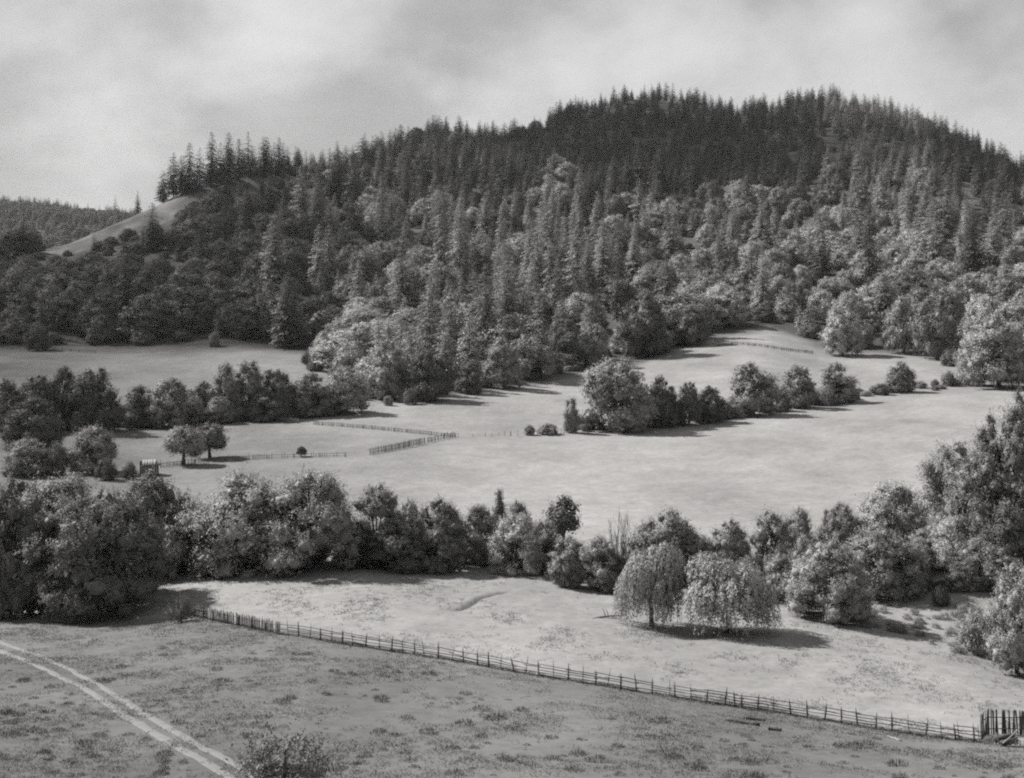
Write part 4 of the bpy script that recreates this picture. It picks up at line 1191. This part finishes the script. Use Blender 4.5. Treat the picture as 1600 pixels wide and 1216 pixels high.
log(1440, 905, 1462, 925, 0.13, 'thin fallen branch crossing the bare right bank', 6, 'bark', 0.3)

g = hit(955, 966)
dead = tag(empty('dead_branch', tuple(g)), 'grey dead branch with upright prongs left of the narrow willow', 'branch')
for k, (a, b, r_) in enumerate([((-1.2, 0, .1), (1.2, .3, .15), .09), ((-.6, 0, .1), (-.9, .1, 1.0), .05), ((-.3, 0, .1), (-.55, 0, .95), .045), ((.2, 0, .1), (.5, .1, .6), .05), ((.5, .1, .6), (1.4, .2, .1), .04), ((-1.2, 0, .1), (-2.0, -.4, .05), .05), ((0, 0, .1), (.9, -.7, .08), .04)]):
    a, b = np.array(a), np.array(b); mid = (a + b) / 2 + np.array([.05, .03, .06])
    solid('limb', [tube([a, mid, b], [r_, r_ * .8, r_ * .5], 6)], 'bark', dead)

# broken boards by the tall paling fence
g = hit(1574, 1166)
wreck = tag(empty('broken_cart', tuple(g)), 'wreck of broken boards and shafts leaning before the tall paling fence', 'timber')
solid('side_board', [box(-0.1, 0.3, 0.45, 1.5, 0.07, 0.5, rot_y(-0.12))], 'wood', wreck)
solid('side_board', [box(0.05, -0.25, 0.4, 1.3, 0.07, 0.4, rot_y(-0.2))], 'wood', wreck)
solid('floor_board', [box(0, 0.05, 0.26, 1.4, 0.5, 0.06, rot_y(-0.15))], 'wood', wreck)
solid('shaft', [tube([[-0.75, -0.4, 0.1], [0, -0.42, 0.75], [0.75, -0.4, 1.45]], [.055, .05, .04], 6)], 'wood_pale', wreck)
solid('shaft', [tube([[-0.62, -0.35, 0.1], [-0.78, -0.3, 0.6], [-0.95, -0.25, 1.1]], [.05, .05, .04], 6)], 'wood_pale', wreck)
ang = np.linspace(0, 2 * np.pi, 15)
wheel = solid('wheel', [tube(np.stack([0.42 + .36 * np.cos(ang), np.full(15, -.5), .36 + .36 * np.sin(ang)], 1), np.full(15, .035), 5, False)], 'wood_pale', wreck)
for k in range(4):
    b = k * math.pi / 4
    solid('spoke', [tube([[.42 - .34 * math.cos(b), -.5, .36 - .34 * math.sin(b)], [.42 + .34 * math.cos(b), -.5, .36 + .34 * math.sin(b)]], [.018, .018], 5)], 'wood_pale', wheel)

# pale pole leaning in the farm shrubs
a = hit(29, 738)
po = tag(link('leaning_pole', RAIL[0]), 'pale pole leaning in the farm shrubs near the left edge', 'pole')
po.location = tuple(a); po.rotation_euler = (0, 0.12, 0); po.scale = (1.6, 1.6, 4.6)
po.material_slots[0].link = 'OBJECT'; po.material_slots[0].material = MAT['wood_pale']

# ----------------------------------------------------------------------------
# dirt track: two wheel ruts laid over the near slope
# ----------------------------------------------------------------------------
def rut(pxy, width):
    pts = np.array([hit(*p) for p in pxy])
    cum = np.concatenate([[0], np.cumsum(np.linalg.norm(np.diff(pts[:, :2], axis=0), axis=1))])
    s_ = np.arange(0, cum[-1], 0.35)
    P = np.stack([np.interp(s_, cum, pts[:, k]) for k in range(2)], 1)
    ker = np.ones(21) / 21
    Pp = np.pad(P, ((10, 10), (0, 0)), mode='reflect', reflect_type='odd'); P = np.stack([np.convolve(Pp[:, k], ker, 'valid') for k in range(2)], 1)
    D = norm(np.gradient(P, axis=0)); Nn = np.stack([-D[:, 1], D[:, 0]], 1)
    rows = []
    for j, off in enumerate(np.linspace(-1, 1, 5)):
        wv = width / 2 * (1 + 0.35 * fbm(s_ / 1.7, np.full(len(s_), off * 3.0), 5, 3) + 0.18 * vnoise(s_ / .5, np.full(len(s_), off), 8))
        q_ = P + Nn * (off * wv)[:, None]
        rows.append(np.column_stack([q_, ground_z(q_[:, 0], q_[:, 1]) + (0.045 if abs(off) < .9 else 0.004)]))
    V = np.concatenate(rows); n_ = len(s_)
    Q = [(j * n_ + i, j * n_ + i + 1, (j + 1) * n_ + i + 1, (j + 1) * n_ + i) for j in range(4) for i in range(n_ - 1)]
    return V, np.array(Q), np.zeros((0, 3), int)
r1_ = rut([(-160, 945), (-60, 981), (0, 1003), (60, 1024), (110, 1046), (170, 1080), (230, 1118), (300, 1160), (370, 1196), (430, 1225), (520, 1262)], 0.62)
r2_ = rut([(-160, 955), (-60, 993), (0, 1017), (60, 1041), (110, 1065), (160, 1093), (215, 1130), (280, 1170), (345, 1204), (400, 1232), (490, 1272)], 0.7)
tag(solid('dirt_track', [r1_, r2_], 'dust'), kind='structure')

# ----------------------------------------------------------------------------
# tussocks on the near slope, each its own; fine grass as one cover
# ----------------------------------------------------------------------------
def tuft(seed, n_, rad, hgt_, wid_, lean=0.5):
    r = np.random.default_rng(seed)
    a = r.random(n_) * 6.283; d = np.sqrt(r.random(n_)) * rad
    base = np.stack([np.cos(a) * d, np.sin(a) * d, np.zeros(n_)], 1)
    T = norm(np.stack([np.cos(a) * lean * d / rad, np.sin(a) * lean * d / rad, np.ones(n_)], 1) + r.normal(size=(n_, 3)) * 0.3)
    T[:, 2] = np.abs(T[:, 2])
    L = hgt_ * (0.5 + 0.7 * r.random(n_)) * (1.1 - 0.5 * d / rad)
    N = norm(np.cross(T, norm(r.normal(size=(n_, 3)))))
    return cards(base + T * L[:, None] * 0.5, N, T, L, wid_ * (0.6 + 0.8 * r.random(n_)))
TUFT = []
for k in range(5):
    V, Q = tuft(700 + k, 150, 0.62, 0.40, 0.030, 0.8)
    TUFT.append(mesh_arrays('tussock', V, quads=Q, mats=[MAT['grass_dark']]))
rt = np.random.default_rng(91)
n_t = 0
while n_t < 285:
    px, py = rt.random() * 1620 - 10, 985 + rt.random() * 240
    if py < np.interp(px, FX, FY) + 12: continue
    dens = 0.30 + 0.5 * (py - 985) / 230 + (0.25 if px < 350 and py > 1120 else 0)
    dens *= 0.5 + 1.3 * (vnoise(np.array([px / 70.0]), np.array([py / 28.0]), 33)[0] + 0.5)
    if rt.random() > dens: continue
    tr_y = np.interp(px, [0, 110, 230, 300, 370, 440], [1010, 1055, 1122, 1165, 1200, 1235])
    if px < 440 and abs(py - tr_y) < 16: continue
    n_used = len(USED); tlab = where_label(px, py, 'dark grass tussock', 'below the rail fence')
    if len(USED) == n_used: continue
    g = hit(px, py)
    o = link('grass_tussock', TUFT[n_t % 5])
    sc = 0.30 + 0.75 * rt.random() ** 2.0
    o.location = tuple(g - [0, 0, 0.03]); o.rotation_euler = (0, 0, rt.random() * 6.28)
    o.scale = (sc * (0.8 + .5 * rt.random()), sc * (0.8 + .4 * rt.random()), sc * (0.8 + 0.6 * rt.random()))
    tag(o, tlab, 'tussock', 'tussocks on the near slope')
    n_t += 1

# tangled undergrowth closing the foot of the hedges
ulib = bpy.data.collections.new('undergrowth_prototypes')
ui = 0
for mt in ('leaf_dark', 'leaf'):
    for v in range(2):
        (cv, cq), _ = PROTO['bush'][v]['raw']
        ulib.objects.link(bpy.data.objects.new('%02d_undergrowth' % ui, mesh_arrays('undergrowth', cv / np.array([4, 4, 3.0]), quads=cq, mats=[MAT[mt]]))); ui += 1
UP = []
def under(line, n_, wpx_, hpx_, dark=0.7):
    lx = [p[0] for p in line]; ly = [p[1] for p in line]
    for k in range(n_):
        px = lx[0] + (lx[-1] - lx[0]) * rt.random(); g_ = hit(px, np.interp(px, lx, ly) + rt.normal() * 2 - 3)
        w_ = wpx_ * (0.6 + 0.7 * rt.random()) * g_[1] / F
        UP.append((g_, (w_, w_, hpx_ * (0.5 + 0.8 * rt.random()) * g_[1] / F), (0 if rt.random() < dark else 2) + int(rt.integers(2))))
under([(0, 938), (100, 915), (250, 888), (500, 882), (760, 882), (800, 890)], 60, 46, 34, 0.9)
under([(800, 888), (900, 903), (960, 914), (1000, 920)], 24, 40, 38, 0.5)
under([(820, 868), (900, 880), (1000, 890), (1100, 895)], 20, 40, 24, 0.6)
under([(1000, 912), (1200, 922), (1350, 928)], 34, 44, 42, 0.5)
under([(1080, 895), (1200, 900), (1420, 895)], 26, 46, 46, 0.5)
under([(1330, 626), (1400, 616), (1500, 606)], 14, 20, 12, 0.6)
under([(1350, 915), (1450, 890), (1600, 890)], 46, 38, 32, 0.4)
under([(1380, 925), (1480, 925), (1600, 925)], 34, 24, 16, 0.4)
under([(0, 672), (180, 672), (300, 664), (420, 656), (560, 648)], 60, 30, 26, 0.8)
under([(900, 675), (1050, 666), (1150, 654), (1330, 628)], 60, 26, 24, 0.7)
under([(480, 575), (560, 625), (640, 632), (760, 608)], 20, 26, 22, 0.6)
under([(820, 596), (880, 585), (945, 573)], 16, 20, 11, 0.9)
for v in range(2):
    (cv, cq), _ = PROTO['wispy'][v]['raw']
    ulib.objects.link(bpy.data.objects.new('%02d_undergrowth' % ui, mesh_arrays('undergrowth', cv / np.array([5, 5, 4.0]), quads=cq, mats=[MAT['leaf']]))); ui += 1
for k in range(80):       # brushwood on the cleared bank and about the field corners
    px = 1330 + 270 * rt.random(); py = 925 + 0.28 * (px - 1330) + 75 * (rt.random() - 0.35)
    g_ = hit(px, py); w_ = (8 + 18 * rt.random()) * g_[1] / F
    UP.append((g_, (w_, w_, w_ * (0.25 + 0.45 * rt.random())), 4 + int(rt.integers(2))))
um = bpy.data.meshes.new('undergrowth')
um.vertices.add(len(UP)); um.vertices.foreach_set('co', np.array([u_[0] for u_ in UP], np.float32).ravel())
attr(um, 'shrub_kind', 'INT', np.array([u_[2] for u_ in UP], np.int32))
attr(um, 'shrub_size', 'FLOAT_VECTOR', np.array([u_[1] for u_ in UP], np.float32))
attr(um, 'shrub_turn', 'FLOAT_VECTOR', np.stack([np.zeros(len(UP)), np.zeros(len(UP)), rt.random(len(UP)) * 6.283], 1).astype(np.float32))
uo = tag(link('undergrowth', um), 'tangled low undergrowth at the foot of the hedges', 'undergrowth', None, 'stuff')
md = uo.modifiers.new('scatter', 'NODES'); md.node_group = scatter_group('scatter_undergrowth', ulib, 'shrub_kind', 'shrub_size', 'shrub_turn')

glib = bpy.data.collections.new('grass_prototypes')
gi_ = 0
for mt in ('grass_dark', 'grass', 'grass_mid'):
    for k in range(3):
        V, Q = tuft(720 + gi_, 16, 0.22, 0.22, 0.03, 1.0)
        glib.objects.link(bpy.data.objects.new('%02d_grass' % gi_, mesh_arrays('grass', V, quads=Q, mats=[MAT[mt]]))); gi_ += 1
NG = 90000
gx_px = rt.random(NG) * 1720 - 60
gyy = 74 + 150 * rt.random(NG) ** 0.8
gxx = (gx_px - CX) / F * gyy
gs = ground_s(gxx, gyy)
pn = fbm(gxx / 5.0, gyy / 5.0, 55, 4) * 0.9 + rt.normal(size=NG) * 0.18
keep = (pn > np.where(gs < 3.97, 0.0, 0.25)) & (gs < 5.6)
gxx, gyy, gs, pn = gxx[keep], gyy[keep], gs[keep], pn[keep]
fl = np.array([fence_pt(x) for x in np.linspace(290, 1590, 90)])
fi_ = rt.random(1300) * 88.99; f0 = fi_.astype(int); ff = (fi_ - f0)[:, None]
fp = fl[f0, :2] * (1 - ff) + fl[f0 + 1, :2] * ff + rt.normal(size=(1300, 2)) * 0.35
gxx = np.concatenate([gxx, fp[:, 0]]); gyy = np.concatenate([gyy, fp[:, 1]]); gs = np.concatenate([gs, np.full(1300, 3.0)]); pn = np.concatenate([pn, rt.random(1300) * 0.75])
kind_ = np.where(gs < 3.97, np.where(pn > 0.42, 0, 6), np.where(pn > 0.62, 6, 3)) + rt.integers(0, 3, len(gxx))
me = bpy.data.meshes.new('grass_cover')
me.vertices.add(len(gxx)); me.vertices.foreach_set('co', np.stack([gxx, gyy, ground_z(gxx, gyy) - 0.01], 1).astype(np.float32).ravel())
attr(me, 'grass_kind', 'INT', kind_.astype(np.int32))
gsz = 0.45 + 0.7 * rt.random(len(gxx))
attr(me, 'grass_size', 'FLOAT_VECTOR', np.stack([gsz * 1.5, gsz * 1.5, gsz], 1).astype(np.float32))
attr(me, 'grass_turn', 'FLOAT_VECTOR', np.stack([0 * gsz, 0 * gsz, rt.random(len(gxx)) * 6.283], 1).astype(np.float32))
gc = tag(link('grass_cover', me), 'fine short grass covering the near slope and meadow', 'grass', None, 'stuff')
md = gc.modifiers.new('scatter', 'NODES'); md.node_group = scatter_group('scatter_grass', glib, 'grass_kind', 'grass_size', 'grass_turn')

# ----------------------------------------------------------------------------
# unseen clouds added overhead to shade the left slopes, paddocks and hilltops
# ----------------------------------------------------------------------------
cm, n, l, out = mat_base('shade_cloud_vapour')
pv = n.new('ShaderNodeVolumePrincipled')
pv.inputs['Color'].default_value = (0.97, 0.97, 0.97, 1); pv.inputs['Density'].default_value = 0.011; pv.inputs['Anisotropy'].default_value = 0.5
l.new(pv.outputs[0], out.inputs['Volume'])
BV, BQ = ball(16, 9)
def shade_cloud(name, spots, label, seed, alt=620.0):
    """spots: ground areas (x, y, half width, half depth) that lie in its shade"""
    r = np.random.default_rng(seed); parts = []
    for (x, y_, rx, ry) in spots:
        t = (alt - float(ground_z(x, y_))) / to_sun[2]
        c = np.array([x, y_, float(ground_z(x, y_))]) + to_sun * t
        k_ = max(5, int(rx * ry / 1300))
        for _ in range(k_):
            a = r.random() * 6.283; q_ = math.sqrt(r.random()) * 0.8
            rad = min(rx, ry) * (0.32 + 0.25 * r.random())
            p = c + [math.cos(a) * q_ * rx, math.sin(a) * q_ * ry, r.normal() * 8]
            d_ = BV * (1 + 0.16 * r.normal(size=(len(BV), 1))) * [rad, rad, rad * 0.55]
            parts.append((d_ + p, BQ, np.zeros((0, 3), int)))
    V, Q, T = merge(parts)
    return tag(link(name, mesh_arrays(name, V, quads=Q, mats=[cm], smooth=True)), label, 'shade_cloud', 'unseen clouds added for shade', 'stuff')
shade_cloud('shade_cloud', [(-200, 600, 130, 170), (-190, 420, 75, 75), (-130, 820, 110, 130)], 'unseen clouds added to shade the left slopes', 1)
shade_cloud('shade_cloud', [(-55, 300, 60, 34), (-120, 330, 50, 40)], 'unseen thin clouds added to shade the middle paddocks', 3)
shade_cloud('shade_cloud', [(150, 1500, 230, 300), (420, 1350, 150, 260)], 'unseen clouds added to shade the hilltops', 2)

# ----------------------------------------------------------------------------
# valley air
# ----------------------------------------------------------------------------
hm, n, l, out = mat_base('valley_haze')
hv = n.new('ShaderNodeVolumePrincipled')
hv.inputs['Color'].default_value = (0.93, 0.93, 0.93, 1); hv.inputs['Density'].default_value = 0.000022; hv.inputs['Anisotropy'].default_value = 0.3
l.new(hv.outputs[0], out.inputs['Volume'])
HB = (-8800.0, 8800.0, -170.0, 5480.0, -270.0, 205.0)
hx0, hx1, hy0, hy1, hz0, hz1 = HB
V, Q, T = box((hx0 + hx1) / 2, (hy0 + hy1) / 2, (hz0 + hz1) / 2, hx1 - hx0, hy1 - hy0, hz1 - hz0)
tag(link('haze', mesh_arrays('haze', V, quads=Q, mats=[hm])), 'thin pale haze filling the valley air', 'haze', None, 'stuff')
